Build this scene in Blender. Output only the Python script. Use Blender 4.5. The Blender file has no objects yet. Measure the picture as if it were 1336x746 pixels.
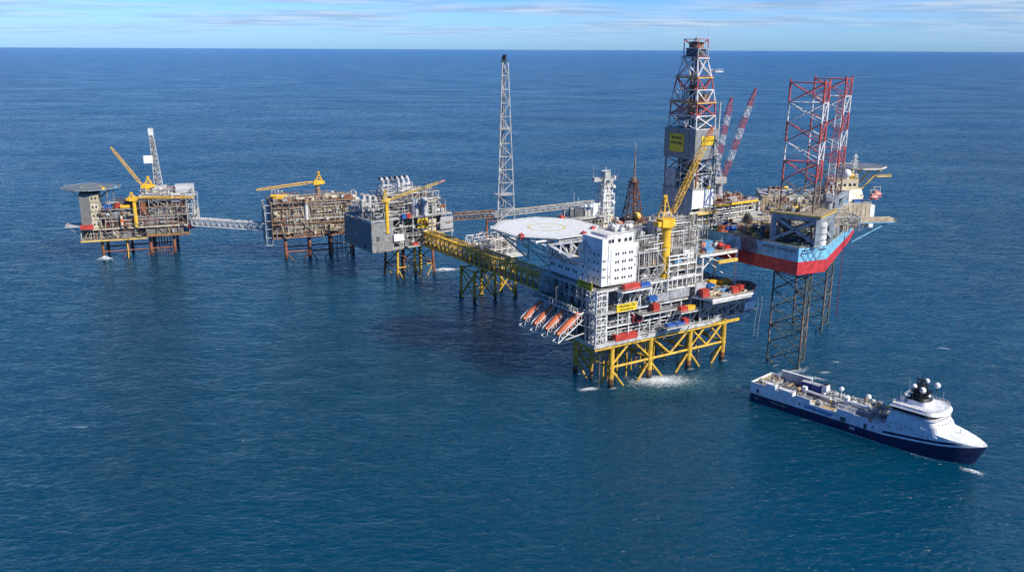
import bpy, math, random
from mathutils import Vector, Matrix, Euler
SC = bpy.context.scene
COL = SC.collection
R = math.radians
# ------------------------------------------------------------------ materials
MATS = {}
def paint(name, c, rough=0.5, metal=0.0, dirt=0.25, rust=0.0, scale=0.35):
    m = bpy.data.materials.new(name); m.use_nodes = True
    nt = m.node_tree; N = nt.nodes; L = nt.links; b = N['Principled BSDF']
    tc = N.new('ShaderNodeTexCoord')
    n1 = N.new('ShaderNodeTexNoise'); n1.inputs['Scale'].default_value = scale; n1.inputs['Detail'].default_value = 6
    L.new(tc.outputs['Object'], n1.inputs['Vector'])
    mx = N.new('ShaderNodeMix'); mx.data_type = 'RGBA'
    d = 1 - dirt
    mx.inputs[6].default_value = (c[0]*d*0.9, c[1]*d*0.88, c[2]*d*0.82, 1)
    mx.inputs[7].default_value = (c[0], c[1], c[2], 1)
    rp = N.new('ShaderNodeMapRange'); rp.inputs[1].default_value = 0.35; rp.inputs[2].default_value = 0.6
    L.new(n1.outputs['Fac'], rp.inputs[0]); L.new(rp.outputs[0], mx.inputs[0])
    out = mx.outputs[2]
    if rust > 0:
        mp = N.new('ShaderNodeMapping'); mp.inputs['Scale'].default_value = (1.6, 1.6, 0.35)
        L.new(tc.outputs['Object'], mp.inputs[0])
        n2 = N.new('ShaderNodeTexNoise'); n2.inputs['Scale'].default_value = 0.8; n2.inputs['Detail'].default_value = 7
        L.new(mp.outputs[0], n2.inputs['Vector'])
        r2 = N.new('ShaderNodeMapRange'); t = 0.72 - rust*0.35
        r2.inputs[1].default_value = t; r2.inputs[2].default_value = t + 0.08
        L.new(n2.outputs['Fac'], r2.inputs[0])
        m2 = N.new('ShaderNodeMix'); m2.data_type = 'RGBA'; m2.inputs[7].default_value = (0.20, 0.065, 0.025, 1)
        L.new(out, m2.inputs[6]); L.new(r2.outputs[0], m2.inputs[0]); out = m2.outputs[2]
    L.new(out, b.inputs['Base Color'])
    b.inputs['Roughness'].default_value = rough; b.inputs['Metallic'].default_value = metal
    MATS[name] = m
    return m
for n, c, kw in [
    ('white', (.76, .75, .71), dict(dirt=.22, rust=.24)), ('clean_white', (.84, .84, .83), dict(dirt=.04)),
    ('ivory', (.66, .58, .42), dict(dirt=.25, rust=.28)), ('beige', (.55, .46, .30), dict(dirt=.3, rust=.25)),
    ('galv', (.56, .555, .52), dict(dirt=.35, rust=.22)), ('light_grey', (.45, .46, .46), dict(dirt=.25, rust=.15)),
    ('grey', (.19, .20, .20), dict(dirt=.25, rust=.15)), ('wall_grey', (.19, .19, .175), dict(dirt=.12, rust=.12)),
    ('dark_grey', (.10, .105, .11), dict(dirt=.3, rust=.2)), ('black', (.02, .02, .022), dict(dirt=.2)),
    ('deck_grey', (.22, .23, .22), dict(dirt=.4, rust=.35)), ('deck_tan', (.42, .34, .22), dict(dirt=.35, rust=.2)),
    ('deck_green', (.07, .14, .11), dict(dirt=.4, rust=.3)), ('dark_green', (.02, .10, .06), dict(dirt=.4)),
    ('yellow', (.90, .53, .04), dict(dirt=.2, rust=.12)), ('pale_yellow', (.78, .54, .12), dict(dirt=.25, rust=.25)),
    ('jacket_yellow', (.72, .45, .05), dict(dirt=.35, rust=.38)), ('sign_yellow', (.80, .56, .02), dict(dirt=.05)),
    ('rust', (.26, .11, .05), dict(dirt=.5)), ('rust_red', (.34, .12, .06), dict(dirt=.4, rust=.3)),
    ('old_metal', (.38, .29, .19), dict(dirt=.45, rust=.6)), ('old_grey', (.34, .31, .25), dict(dirt=.45, rust=.52)),
    ('red', (.55, .045, .035), dict(dirt=.2)), ('container_red', (.60, .07, .05), dict(dirt=.25, rust=.1)),
    ('dark_red', (.25, .025, .03), dict(dirt=.3)), ('orange', (.78, .20, .07), dict(dirt=.15)),
    ('tower_red', (.56, .11, .09), dict(dirt=.25, rust=.15)), ('tower_white', (.75, .74, .72), dict(dirt=.25, rust=.2)),
    ('leg_brown', (.27, .20, .16), dict(dirt=.4, rust=.35)), ('leg_green', (.11, .14, .12), dict(dirt=.4, rust=.4)),
    ('blue', (.03, .13, .42), dict(dirt=.2)), ('light_blue', (.16, .38, .62), dict(dirt=.2)),
    ('hull_cyan', (.22, .56, .76), dict(dirt=.25, rust=.36)), ('hull_red', (.60, .045, .05), dict(dirt=.3, rust=.08)),
    ('navy', (.007, .018, .075), dict(dirt=.3, rust=.05)), ('logo_blue', (.02, .06, .35), dict(dirt=0)),
    ('stack_grey', (.56, .57, .57), dict(dirt=.3, rust=.1)), ('ship_white', (.80, .81, .82), dict(dirt=.12, rust=.1)), ('ship_tan', (.60, .42, .18), dict(dirt=.3, rust=.1)),
    ('jacket_grey', (.32, .37, .41), dict(dirt=.3, rust=.2)), ('pink', (.70, .30, .25), dict(dirt=.2)),
    ('helideck_green', (.20, .23, .22), dict(dirt=.3)), ('derrick_grey', (.27, .275, .265), dict(dirt=.15, rust=.1)), ('heli_white', (.80, .81, .77), dict(dirt=.03)),
    ('heli_yellow', (.72, .60, .16), dict(dirt=.05)), ('growth', (.035, .035, .025), dict(dirt=.4)),
]: paint(n, c, **kw)
MATS['glass'] = paint('glass_dark', (.015, .02, .025), rough=.08, dirt=0)
# ------------------------------------------------------------------ geometry
class MB:
    def __init__(s, off=(0, 0, 0)):
        s.v = []; s.f = []; s.m = []; s.sm = []; s.mats = []; s.off = Vector(off)
    def mi(s, m):
        if m not in s.mats: s.mats.append(m)
        return s.mats.index(m)
    def add(s, vs, fs, m, smooth=False):
        b = len(s.v); i = s.mi(m)
        s.v.extend(vs)
        for f in fs: s.f.append(tuple(b + k for k in f)); s.m.append(i); s.sm.append(smooth)
    def box(s, x0, y0, z0, x1, y1, z1, m):
        vs = [(x, y, z) for z in (z0, z1) for x, y in ((x0, y0), (x1, y0), (x1, y1), (x0, y1))]
        s.add(vs, [(3, 2, 1, 0), (4, 5, 6, 7), (0, 1, 5, 4), (1, 2, 6, 5), (2, 3, 7, 6), (3, 0, 4, 7)], m)
    def prism(s, poly, z0, z1, m, mtop=None, poly2=None):
        n = len(poly); p2 = poly2 or poly
        z0 = z0 if isinstance(z0, (list, tuple)) else [z0]*n
        z1 = z1 if isinstance(z1, (list, tuple)) else [z1]*n
        vs = [(p[0], p[1], z) for p, z in zip(poly, z0)] + [(p[0], p[1], z) for p, z in zip(p2, z1)]
        s.add(vs, [tuple(reversed(range(n)))] + [(i, (i+1) % n, n+(i+1) % n, n+i) for i in range(n)], m)
        s.add(vs[n:], [tuple(range(n))], mtop or m)
    def bar(s, p, q, w, m, n=4, w2=None):
        p = Vector(p); q = Vector(q); d = q - p
        if d.length < 1e-6: return
        d.normalize(); up = Vector((0, 0, 1)) if abs(d.z) < .95 else Vector((1, 0, 0))
        a = d.cross(up).normalized(); b = a.cross(d)
        w2 = w if w2 is None else w2
        k = .7071 if n == 4 else .5
        vs = []
        for c, ww in ((p, w), (q, w2)):
            for i in range(n):
                t = 2*math.pi*(i + .5)/n
                vs.append(tuple(c + (a*math.cos(t) + b*math.sin(t))*ww*k))
        fs = [(i, (i+1) % n, n + (i+1) % n, n + i) for i in range(n)]
        s.add(vs, fs, m, n > 4)
        s.add(vs[:n], [tuple(reversed(range(n)))], m); s.add(vs[n:], [tuple(range(n))], m)
    def tube(s, p, q, r, m, n=8, r2=None): s.bar(p, q, 2*r, m, n, None if r2 is None else 2*r2)
    def path(s, pts, r, m, n=6):
        for a, b in zip(pts, pts[1:]): s.tube(a, b, r, m, n)
    def cyl(s, x, y, z0, z1, r, m, n=12, r2=None): s.tube((x, y, z0), (x, y, z1), r, m, n, r2)
    def sph(s, c, r, m, n=10, sq=(1, 1, 1)):
        rows = max(4, n//2 + 1); vs = []; fs = []
        for j in range(rows + 1):
            ph = math.pi*j/rows
            for i in range(n):
                th = 2*math.pi*i/n
                vs.append((c[0] + r*sq[0]*math.sin(ph)*math.cos(th), c[1] + r*sq[1]*math.sin(ph)*math.sin(th), c[2] + r*sq[2]*math.cos(ph)))
        for j in range(rows):
            for i in range(n): fs.append((j*n+i, (j+1)*n+i, (j+1)*n+(i+1) % n, j*n+(i+1) % n))
        s.add(vs, fs, m, True)
    def rail(s, pts, m='galv', h=1.15, step=2.6, w=.09, close=False, mesh=False):
        if close: pts = list(pts) + [pts[0]]
        for a, b in zip(pts, pts[1:]):
            a = Vector(a); b = Vector(b); L = (b-a).length; k = max(1, int(L/step)); u = Vector((0, 0, 1))
            s.bar(a + u*h, b + u*h, w, m); s.bar(a + u*h*.5, b + u*h*.5, w*.8, m)
            s.bar(a + u*.12, b + u*.12, w*1.6, m)
            for i in range(k + 1):
                c = a.lerp(b, i/k); s.bar(c, c + u*h, w, m)
    def lattice(s, lo, hi, nseg, rc, rb, mc, mb=None, style='x', n=6, horiz=True):
        """lo, hi: rings of corner points; chords between them, braces on each face. mc/mb: material or fn(k)."""
        k = len(lo); lo = [Vector(p) for p in lo]; hi = [Vector(p) for p in hi]
        fm = mc if callable(mc) else (lambda i: mc); fb = (mb if callable(mb) else (lambda i: mb)) if mb else fm
        P = [[lo[j].lerp(hi[j], i/nseg) for j in range(k)] for i in range(nseg + 1)]
        for i in range(nseg):
            for j in range(k):
                s.tube(P[i][j], P[i+1][j], rc, fm(i), n)
                jj = (j+1) % k
                if k == 2 and j == 1: continue
                if style == 'x':
                    s.bar(P[i][j], P[i+1][jj], rb*2, fb(i)); s.bar(P[i][jj], P[i+1][j], rb*2, fb(i))
                elif style == 'z':
                    a, b = (j, jj) if (i + j) % 2 else (jj, j)
                    s.bar(P[i][a], P[i+1][b], rb*2, fb(i))
                elif style == 'k':
                    mid = (P[i][j] + P[i][jj])/2
                    s.bar(mid, P[i+1][j], rb*2, fb(i)); s.bar(mid, P[i+1][jj], rb*2, fb(i))
                if horiz: s.bar(P[i+1][j], P[i+1][jj], rb*2, fb(i))
                if horiz and i == 0: s.bar(P[0][j], P[0][jj], rb*2, fb(i))
    def build(s, name, parent=None):
        me = bpy.data.meshes.new(name)
        ox, oy, oz = s.off
        me.from_pydata([(x - ox, y - oy, z - oz) for x, y, z in s.v], [], s.f)
        me.polygons.foreach_set('material_index', s.m); me.polygons.foreach_set('use_smooth', s.sm)
        for m in s.mats: me.materials.append(MATS[m])
        me.update()
        o = bpy.data.objects.new(name, me); COL.objects.link(o)
        if parent is not None: o.parent = parent
        return o
def empty(name, loc=(0, 0, 0), rz=0.0):
    o = bpy.data.objects.new(name, None); COL.objects.link(o); o.location = loc; o.rotation_euler = (0, 0, R(rz)); o.empty_display_size = .5
    return o
def tag(o, label, cat, group=None, kind=None):
    if label: o['label'] = label
    if cat: o['category'] = cat
    if group: o['group'] = group
    if kind: o['kind'] = kind
    return o
def thing(name, label, cat, loc=(0, 0, 0), rz=0.0, group=None): return tag(empty(name, loc, rz), label, cat, group)
def lettering(text, parent, loc, rot, size, mat, name='lettering', sx=1.0, depth=.03):
    cu = bpy.data.curves.new('text', 'FONT'); cu.body = text; cu.size = size; cu.align_x = 'CENTER'; cu.align_y = 'CENTER'; cu.extrude = depth; cu.offset = size*.012
    tmp = bpy.data.objects.new('tmp', cu); COL.objects.link(tmp)
    dg = bpy.context.evaluated_depsgraph_get(); me = bpy.data.meshes.new_from_object(tmp.evaluated_get(dg))
    bpy.data.objects.remove(tmp); me.materials.clear(); me.materials.append(MATS[mat])
    o = bpy.data.objects.new(name, me); COL.objects.link(o); o.parent = parent
    o.location = loc; o.rotation_euler = rot; o.scale = (sx, 1, 1)
    return o
class Fr:
    def __init__(s, ox, oy, deg): s.o = (ox, oy); s.d = deg; a = R(deg); s.e1 = (math.cos(a), math.sin(a)); s.e2 = (-math.sin(a), math.cos(a))
    def w(s, a, b, z=0): return (s.o[0] + a*s.e1[0] + b*s.e2[0], s.o[1] + a*s.e1[1] + b*s.e2[1], z)
FM = Fr(50, 413, 32.3); FA = Fr(-329.5, 686.6, 19.4); FB = Fr(-181.5, 684.2, 21); FC = Fr(-84, 625.3, 35); FD = Fr(97, 468, 34)
# ------------------------------------------------------------------ kit of recurring pieces
def container(fr, s, t, z, L, W, H, mat, label, turn=0, name='container', ribs=True, open_top=False, group='containers and baskets on the platform decks'):
    x, y, _ = fr.w(s, t)
    o = MB(); a, b = -L/2, L/2; c, d = -W/2, W/2
    if open_top:
        th = .18
        o.box(a, c, 0, b, d, .25, mat)
        o.box(a, c, .25, b, c+th, H, mat); o.box(a, d-th, .25, b, d, H, mat); o.box(a, c+th, .25, a+th, d-th, H, mat); o.box(b-th, c+th, .25, b, d-th, H, mat)
        rr = random.Random(int(s*7+t*3)); o.box(a+.5, c+.4, .25, a+L*.45, d-.4, H*.7*rr.uniform(.6, 1.1), 'light_grey'); o.box(a+L*.52, c+.5, .25, b-.5, d-.5, H*.55, 'old_metal')
    else:
        o.box(a, c, .12, b, d, H, mat)
        for xx in (a, b):
            for yy in (c, d): o.box(xx-.12, yy-.12, 0, xx+.12, yy+.12, H+.06, mat)
    if ribs:
        n = max(3, int(L/.8))
        for i in range(1, n):
            xx = a + L*i/n
            for yy, e in ((c-.09, c), (d, d+.09)): o.box(xx-.1, yy, .2, xx+.1, e, H-.1, mat)
        if not open_top:
            for i in range(1, n): o.box(a + L*i/n - .08, c+.1, H, a + L*i/n + .08, d-.1, H+.06, mat)
    ob = o.build(name); ob.location = (x, y, z); ob.rotation_euler = (0, 0, R(fr.d + turn))
    return tag(ob, label, 'container', group)

def crane(name, label, base, ped, pr, head, foot, tip, bw, mat, group=None, tipmat=None, bands=None, mast=9, nseg=14, hook=14, pedmat=None, housemat=None):
    """base (x,y,z); ped: pedestal top z; head: house size; foot, tip: boom pivot and tip in world."""
    bx_, by_, bz_ = base
    r = thing(name, label, 'crane', base, 0, group)
    dx, dy = tip[0]-bx_, tip[1]-by_; L = math.hypot(dx, dy) or 1; dx /= L; dy /= L; nx, ny = -dy, dx
    def P(f, sd, z): return (bx_ + dx*f + nx*sd, by_ + dy*f + ny*sd, z)
    o = MB(base); pm = pedmat or mat
    o.cyl(bx_, by_, bz_, ped, pr, pm, 16)
    for z in (bz_ + (ped-bz_)*.3, bz_ + (ped-bz_)*.62): o.cyl(bx_, by_, z, z+.5, pr*1.12, pm, 16)
    o.cyl(bx_, by_, ped-1, ped, pr*1.3, pm, 16, pr*1.5); o.build('pedestal', r)
    h = head; hm = housemat or mat
    o = MB(base)
    o.prism([P(h*.7, -h*.5, 0)[:2], P(h*.7, h*.5, 0)[:2], P(-h*.9, h*.5, 0)[:2], P(-h*.9, -h*.5, 0)[:2]], ped+.05, ped + h*.75, hm)
    o.prism([P(-h*.9, -h*.35, 0)[:2], P(-h*.9, h*.35, 0)[:2], P(-h*1.35, h*.35, 0)[:2], P(-h*1.35, -h*.35, 0)[:2]], ped + h*.1, ped + h*.55, hm)
    o.build('machinery_house', r)
    o = MB(base)
    o.prism([P(h*.95, h*.52, 0)[:2], P(h*.95, h*.95, 0)[:2], P(h*.2, h*.95, 0)[:2], P(h*.2, h*.52, 0)[:2]], ped + .2, ped + h*.6, hm)
    o.prism([P(h*.97, h*.56, 0)[:2], P(h*.97, h*.91, 0)[:2], P(h*.3, h*.96, 0)[:2], P(h*.3, h*.6, 0)[:2]], ped + h*.3, ped + h*.52, 'glass')
    o.build('operator_cab', r)
    o = MB(base); zt = ped + h*.75 + mast
    for sd in (-1, 1):
        o.bar(P(h*.3, sd*h*.4, ped+h*.7), P(-h*.3, sd*h*.15, zt), .5, hm); o.bar(P(-h*.9, sd*h*.4, ped+h*.7), P(-h*.3, sd*h*.15, zt), .5, hm)
    for k in (.3, .6, .85):
        for sd in (-1, 1): o.bar(P(h*.3-h*.6*k, sd*h*(.4-.25*k), ped+h*.7+(zt-ped-h*.7)*k), P(-h*.9+h*.6*k, sd*h*(.4-.25*k), ped+h*.7+(zt-ped-h*.7)*k), .25, hm)
    o.box(*[v for v in (P(-h*.3, 0, 0)[0]-.9, P(-h*.3, 0, 0)[1]-.9, zt-.3)], P(-h*.3, 0, 0)[0]+.9, P(-h*.3, 0, 0)[1]+.9, zt+.9, hm)
    o.build('gantry_mast', r)
    f = Vector(foot); t = Vector(tip); d = (t-f).normalized(); side = Vector((nx, ny, 0)); up = side.cross(d); up = up if up.z > 0 else -up
    if abs(up.z) < 1e-3: up = Vector((0, 0, 1))
    def ring(c, w, hh): return [c + side*w/2 + up*hh/2, c - side*w/2 + up*hh/2, c - side*w/2 - up*hh/2, c + side*w/2 - up*hh/2]
    o = MB(base); c1 = f.lerp(t, .12); c2 = f.lerp(t, .88)
    fn = bands or (lambda k, n: mat)
    o.lattice(ring(f, bw, .5), ring(c1, bw, bw), 2, .14, .08, lambda i: fn(0, nseg), style='z', n=5)
    o.lattice(ring(c1, bw, bw), ring(c2, bw*.85, bw*.85), nseg, .14, .08, lambda i: fn(i+1, nseg+2), style='z', n=5)
    o.lattice(ring(c2, bw*.85, bw*.85), ring(t, bw*.5, .5), 2, .14, .08, lambda i: tipmat or fn(nseg+1, nseg+2), style='z', n=5)
    o.build('boom', r)
    o = MB(base); m = Vector(P(-h*.3, 0, zt))
    for sd in (-.5, .5): o.bar(m + side*sd, t + side*sd*.6, .11, 'dark_grey')
    o.build('pendant_cable', r)
    if hook:
        o = MB(base); o.bar(t, t - Vector((0, 0, hook)), .1, 'dark_grey'); o.box(t.x-.5, t.y-.5, t.z-hook-1.2, t.x+.5, t.y+.5, t.z-hook, 'yellow'); o.build('hook_block', r)
    return r

def frame(root, x0, x1, y0, y1, zs, dx, dy, mat, w=.55, brace=.5, seed=1, name='steel_frame', sides='fblr'):
    rr = random.Random(seed); o = MB()
    nx = max(1, round((x1-x0)/dx)); ny = max(1, round((y1-y0)/dy))
    X = [x0 + (x1-x0)*i/nx for i in range(nx+1)]; Y = [y0 + (y1-y0)*i/ny for i in range(ny+1)]
    for i, x in enumerate(X):
        for j, y in enumerate(Y):
            edge = i in (0, nx) or j in (0, ny)
            if edge: o.bar((x, y, zs[0]), (x, y, zs[-1]), w, mat)
    for z in zs:
        for y in (Y[0], Y[-1]): o.bar((x0, y, z), (x1, y, z), w*1.1, mat)
        for x in (X[0], X[-1]): o.bar((x, y0, z), (x, y1, z), w*1.1, mat)
    for za, zb in zip(zs, zs[1:]):
        for y, f in ((Y[0], 'f'), (Y[-1], 'b')):
            if f not in sides: continue
            for i in range(nx):
                if rr.random() < brace:
                    a, b = (X[i], X[i+1]) if rr.random() < .5 else (X[i+1], X[i])
                    o.bar((a, y, za), (b, y, zb), w*.65, mat)
        for x, f in ((X[0], 'l'), (X[-1], 'r')):
            if f not in sides: continue
            for j in range(ny):
                if rr.random() < brace:
                    a, b = (Y[j], Y[j+1]) if rr.random() < .5 else (Y[j+1], Y[j])
                    o.bar((x, a, za), (x, b, zb), w*.65, mat)
    return o.build(name, root)
def deck(root, poly, z, th, mat, rail='galv', edge=None, name='deck', rname='railing', skip=()):
    o = MB(); o.prism(poly, z-th, z, edge or mat, mat); d = o.build(name, root)
    if rail:
        q = MB(); n = len(poly)
        for i in range(n):
            if i in skip: continue
            a, b = poly[i], poly[(i+1) % n]; q.rail([(a[0], a[1], z), (b[0], b[1], z)], rail)
        q.build(rname, root)
    return d
def rect(x0, y0, x1, y1): return [(x0, y0), (x1, y0), (x1, y1), (x0, y1)]
def pipes(root, x0, x1, y0, y1, z0, z1, n, seed, mats=('galv', 'light_grey', 'white'), r=(.1, .3), name='pipework'):
    """a bank of horizontal runs with elbows, risers and pipe supports."""
    rr = random.Random(seed); o = MB()
    for k in range(n):
        m = rr.choice(mats); q = rr.uniform(*r); z = rr.uniform(z0, z1); y = rr.uniform(y0, y1)
        a = rr.uniform(x0, x0 + (x1-x0)*.5); b = rr.uniform(a + (x1-x0)*.2, x1); t = rr.random()
        if t < .5:
            z2 = rr.uniform(z0, z1); y2 = rr.uniform(y0, y1)
            o.path([(a, y, z0), (a, y, z), (b, y, z), (b, y, z2), (b, y2, z2)], q, m, 6)
        elif t < .75: o.path([(a, y, z), (b, y, z), (b, y, z1)], q, m, 6)
        else:
            x = rr.uniform(x0, x1); y2 = rr.uniform(y0, y1); o.path([(x, y, z0), (x, y, z), (x, y2, z), (x, y2, z1)], q, m, 6)
        if t < .75:
            for j in range(3):
                x = a + (b-a)*(j+.5)/3; o.bar((x, y, z0), (x, y, z), .14, m)
    return o.build(name, root)
def gear(root, x0, x1, y0, y1, z, h, n, seed, mats=('light_grey', 'grey', 'white', 'galv'), size=(1.5, 5)):
    """n separate pieces of process equipment standing on a deck, each a part of its own."""
    rr = random.Random(seed)
    for k in range(n):
        L = rr.uniform(*size); W = rr.uniform(1.2, min(3.5, size[1])); H = rr.uniform(.35, 1)*h; x = rr.uniform(x0+L/2, max(x0+L/2+.01, x1-L/2)); y = rr.uniform(y0+W/2, max(y0+W/2+.01, y1-W/2)); m = rr.choice(mats); t = rr.random(); o = MB()
        if t < .3:
            q = min(1.3, H*.35); o.tube((x-L/2, y, z+q+.8), (x+L/2, y, z+q+.8), q, m, 12); o.sph((x-L/2, y, z+q+.8), q, m, 10, (.5, 1, 1)); o.sph((x+L/2, y, z+q+.8), q, m, 10, (.5, 1, 1))
            for e in (-.3, .3): o.box(x+e*L-.2, y-q*.7, z, x+e*L+.2, y+q*.7, z+.9+q*.3, m)
            o.cyl(x, y, z+q*2+.7, z+q*2+1.6, .25, m, 6); o.build('horizontal_vessel', root)
        elif t < .48:
            q = rr.uniform(.5, 1.2); o.cyl(x, y, z+.5, z+H, q, m, 12); o.sph((x, y, z+H), q, m, 10, (1, 1, .6)); o.box(x-q, y-q, z, x+q, y+q, z+.5, 'grey')
            for e in (.4, .75): o.cyl(x, y, z+H*e, z+H*e+.15, q*1.25, 'galv', 12)
            o.build('vertical_vessel', root)
        elif t < .85:
            o.box(x-L/2, y-W/2, z+.2, x+L/2, y+W/2, z+H*.7, m); o.box(x-L/2-.15, y-W/2-.15, z, x+L/2+.15, y+W/2+.15, z+.2, 'grey')
            for i in range(int(L/1.1)): o.box(x-L/2+.5+i*1.1, y-W/2-.07, z+.5, x-L/2+.9+i*1.1, y-W/2, z+H*.6, 'dark_grey' if rr.random() < .5 else m)
            o.box(x-L*.25, y-W*.25, z+H*.7, x+L*.1, y+W*.2, z+H*.7+rr.uniform(.3, .9), rr.choice(mats)); o.cyl(x+L*.3, y, z+H*.7, z+H*.7+rr.uniform(.4, 2), .2, 'galv', 6)
            o.build('equipment_skid', root)
        else:
            o.lattice([(x-L/2, y-W/2, z), (x+L/2, y-W/2, z), (x+L/2, y+W/2, z), (x-L/2, y+W/2, z)], [(x-L/2, y-W/2, z+H), (x+L/2, y-W/2, z+H), (x+L/2, y+W/2, z+H), (x-L/2, y+W/2, z+H)], 2, .12, .08, 'galv', style='z', n=4)
            o.box(x-L/2+.2, y-W/2+.2, z+H*.5, x+L/2-.2, y+W/2-.2, z+H*.5+rr.uniform(.5, 1.5), m); o.build('equipment_rack', root)
def stairs(o, p, q, w, m='galv'):
    p = Vector(p); q = Vector(q); d = (q-p); h = Vector((d.x, d.y, 0)); s_ = Vector((-h.y, h.x, 0)).normalized()*w/2
    for e in (-1, 1):
        o.bar(p + s_*e, q + s_*e, .2, m); o.bar(p + s_*e + Vector((0, 0, 1)), q + s_*e + Vector((0, 0, 1)), .09, m)
    n = max(2, int(abs(d.z)/.3))
    for i in range(n): c = p.lerp(q, i/n); o.bar(c - s_, c + s_, .22, m)
# ------------------------------------------------------------------ camera, light, sky
cam = bpy.data.cameras.new('camera'); co = bpy.data.objects.new('camera', cam); COL.objects.link(co); SC.camera = co
cam.sensor_width = 36; cam.lens = 36*1140/1336; cam.clip_start = 1; cam.clip_end = 600000
co.location = (0, 0, 165)
# pitch 15.15 degrees down, rolled a quarter of a degree
co.rotation_euler = (Matrix.Rotation(R(90-15.15), 4, 'X') @ Matrix.Rotation(R(.26), 4, 'Z')).to_euler()
SUN = (.81*math.cos(R(38)), -.586*math.cos(R(38)), math.sin(R(38)))
sd = Vector(SUN).normalized()
sl = bpy.data.lights.new('sun', 'SUN'); sl.energy = 5.0; sl.angle = R(.53); sl.color = (1, .955, .89)
so = bpy.data.objects.new('sun', sl); COL.objects.link(so); so.rotation_euler = (-sd).to_track_quat('-Z', 'Y').to_euler(); so.location = (300, -160, 400)
w = bpy.data.worlds.new('World'); SC.world = w; w.use_nodes = True; nt = w.node_tree; N = nt.nodes; L = nt.links
bg = N['Background']; bg.inputs['Strength'].default_value = .085
sky = N.new('ShaderNodeTexSky'); sky.sky_type = 'NISHITA'; sky.sun_disc = False; sky.sun_elevation = math.asin(sd.z); sky.sun_rotation = math.atan2(sd.x, sd.y)
sky.altitude = 100; sky.air_density = 1.0; sky.dust_density = .6; sky.ozone_density = 2.2
tc = N.new('ShaderNodeTexCoord'); sx = N.new('ShaderNodeSeparateXYZ'); L.new(tc.outputs['Generated'], sx.inputs[0])
def math_(op, a, b=None, c=None):
    n = N.new('ShaderNodeMath'); n.operation = op
    for i, v in enumerate((a, b, c)):
        if v is None: continue
        if isinstance(v, (int, float)): n.inputs[i].default_value = v
        else: L.new(v, n.inputs[i])
    return n.outputs[0]
# cloud layer: directions projected on a flat layer above the sea
den = math_('MAXIMUM', sx.outputs['Z'], .004)
den = math_('ADD', den, .035)
cx = math_('DIVIDE', sx.outputs['X'], den); cy = math_('DIVIDE', sx.outputs['Y'], den)
cb = N.new('ShaderNodeCombineXYZ'); L.new(math_('MULTIPLY', cx, .75), cb.inputs[0]); L.new(cy, cb.inputs[1])
n1 = N.new('ShaderNodeTexNoise'); n1.inputs['Scale'].default_value = .36; n1.inputs['Detail'].default_value = 6; n1.inputs['Roughness'].default_value = .52; n1.inputs['Distortion'].default_value = .3
L.new(cb.outputs[0], n1.inputs['Vector'])
r1 = N.new('ShaderNodeMapRange'); r1.inputs[1].default_value = .39; r1.inputs[2].default_value = .60; L.new(n1.outputs['Fac'], r1.inputs[0])
n2 = N.new('ShaderNodeTexNoise'); n2.inputs['Scale'].default_value = 1.3; n2.inputs['Detail'].default_value = 6; L.new(cb.outputs[0], n2.inputs['Vector'])
cc = N.new('ShaderNodeMix'); cc.data_type = 'RGBA'; cc.inputs[6].default_value = (3.5, 5.0, 7.4, 1); cc.inputs[7].default_value = (6.0, 7.2, 8.8, 1)
r3 = N.new('ShaderNodeMapRange'); r3.inputs[1].default_value = .42; r3.inputs[2].default_value = .62; L.new(n2.outputs['Fac'], r3.inputs[0]); L.new(r3.outputs[0], cc.inputs[0])
fade = N.new('ShaderNodeMapRange'); fade.inputs[1].default_value = .004; fade.inputs[2].default_value = .03; L.new(sx.outputs['Z'], fade.inputs[0])
f2 = N.new('ShaderNodeMapRange'); f2.inputs[1].default_value = .05; f2.inputs[2].default_value = .13; f2.inputs[3].default_value = .85; f2.inputs[4].default_value = .0; L.new(sx.outputs['Z'], f2.inputs[0])
fac = math_('MULTIPLY', math_('MULTIPLY', r1.outputs[0], fade.outputs[0]), f2.outputs[0])
rmp = N.new('ShaderNodeValToRGB'); L.new(sx.outputs['Z'], rmp.inputs[0]); e = rmp.color_ramp.elements
e[0].position = 0.0; e[0].color = (.27, .475, .90, 1); e[1].position = .6; e[1].color = (.085, .17, .32, 1)
for p_, c_ in ((.045, (.23, .41, .80, 1)), (.066, (.03, .26, .78, 1)), (.2, (.03, .19, .54, 1))): q_ = e.new(p_); q_.color = c_
sc_ = N.new('ShaderNodeVectorMath'); sc_.operation = 'SCALE'; sc_.inputs['Scale'].default_value = 2.7; L.new(rmp.outputs[0], sc_.inputs[0])
tint = N.new('ShaderNodeMix'); tint.data_type = 'RGBA'; tint.blend_type = 'MULTIPLY'; tint.inputs[0].default_value = 1; L.new(sky.outputs[0], tint.inputs[6]); L.new(sc_.outputs[0], tint.inputs[7])
mx = N.new('ShaderNodeMix'); mx.data_type = 'RGBA'; L.new(fac, mx.inputs[0]); L.new(tint.outputs[2], mx.inputs[6]); L.new(cc.outputs[2], mx.inputs[7])
L.new(mx.outputs[2], bg.inputs['Color'])
SC.view_settings.view_transform = 'Standard'; SC.view_settings.look = 'None'; SC.view_settings.gamma = 1; SC.view_settings.exposure = .22
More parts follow.
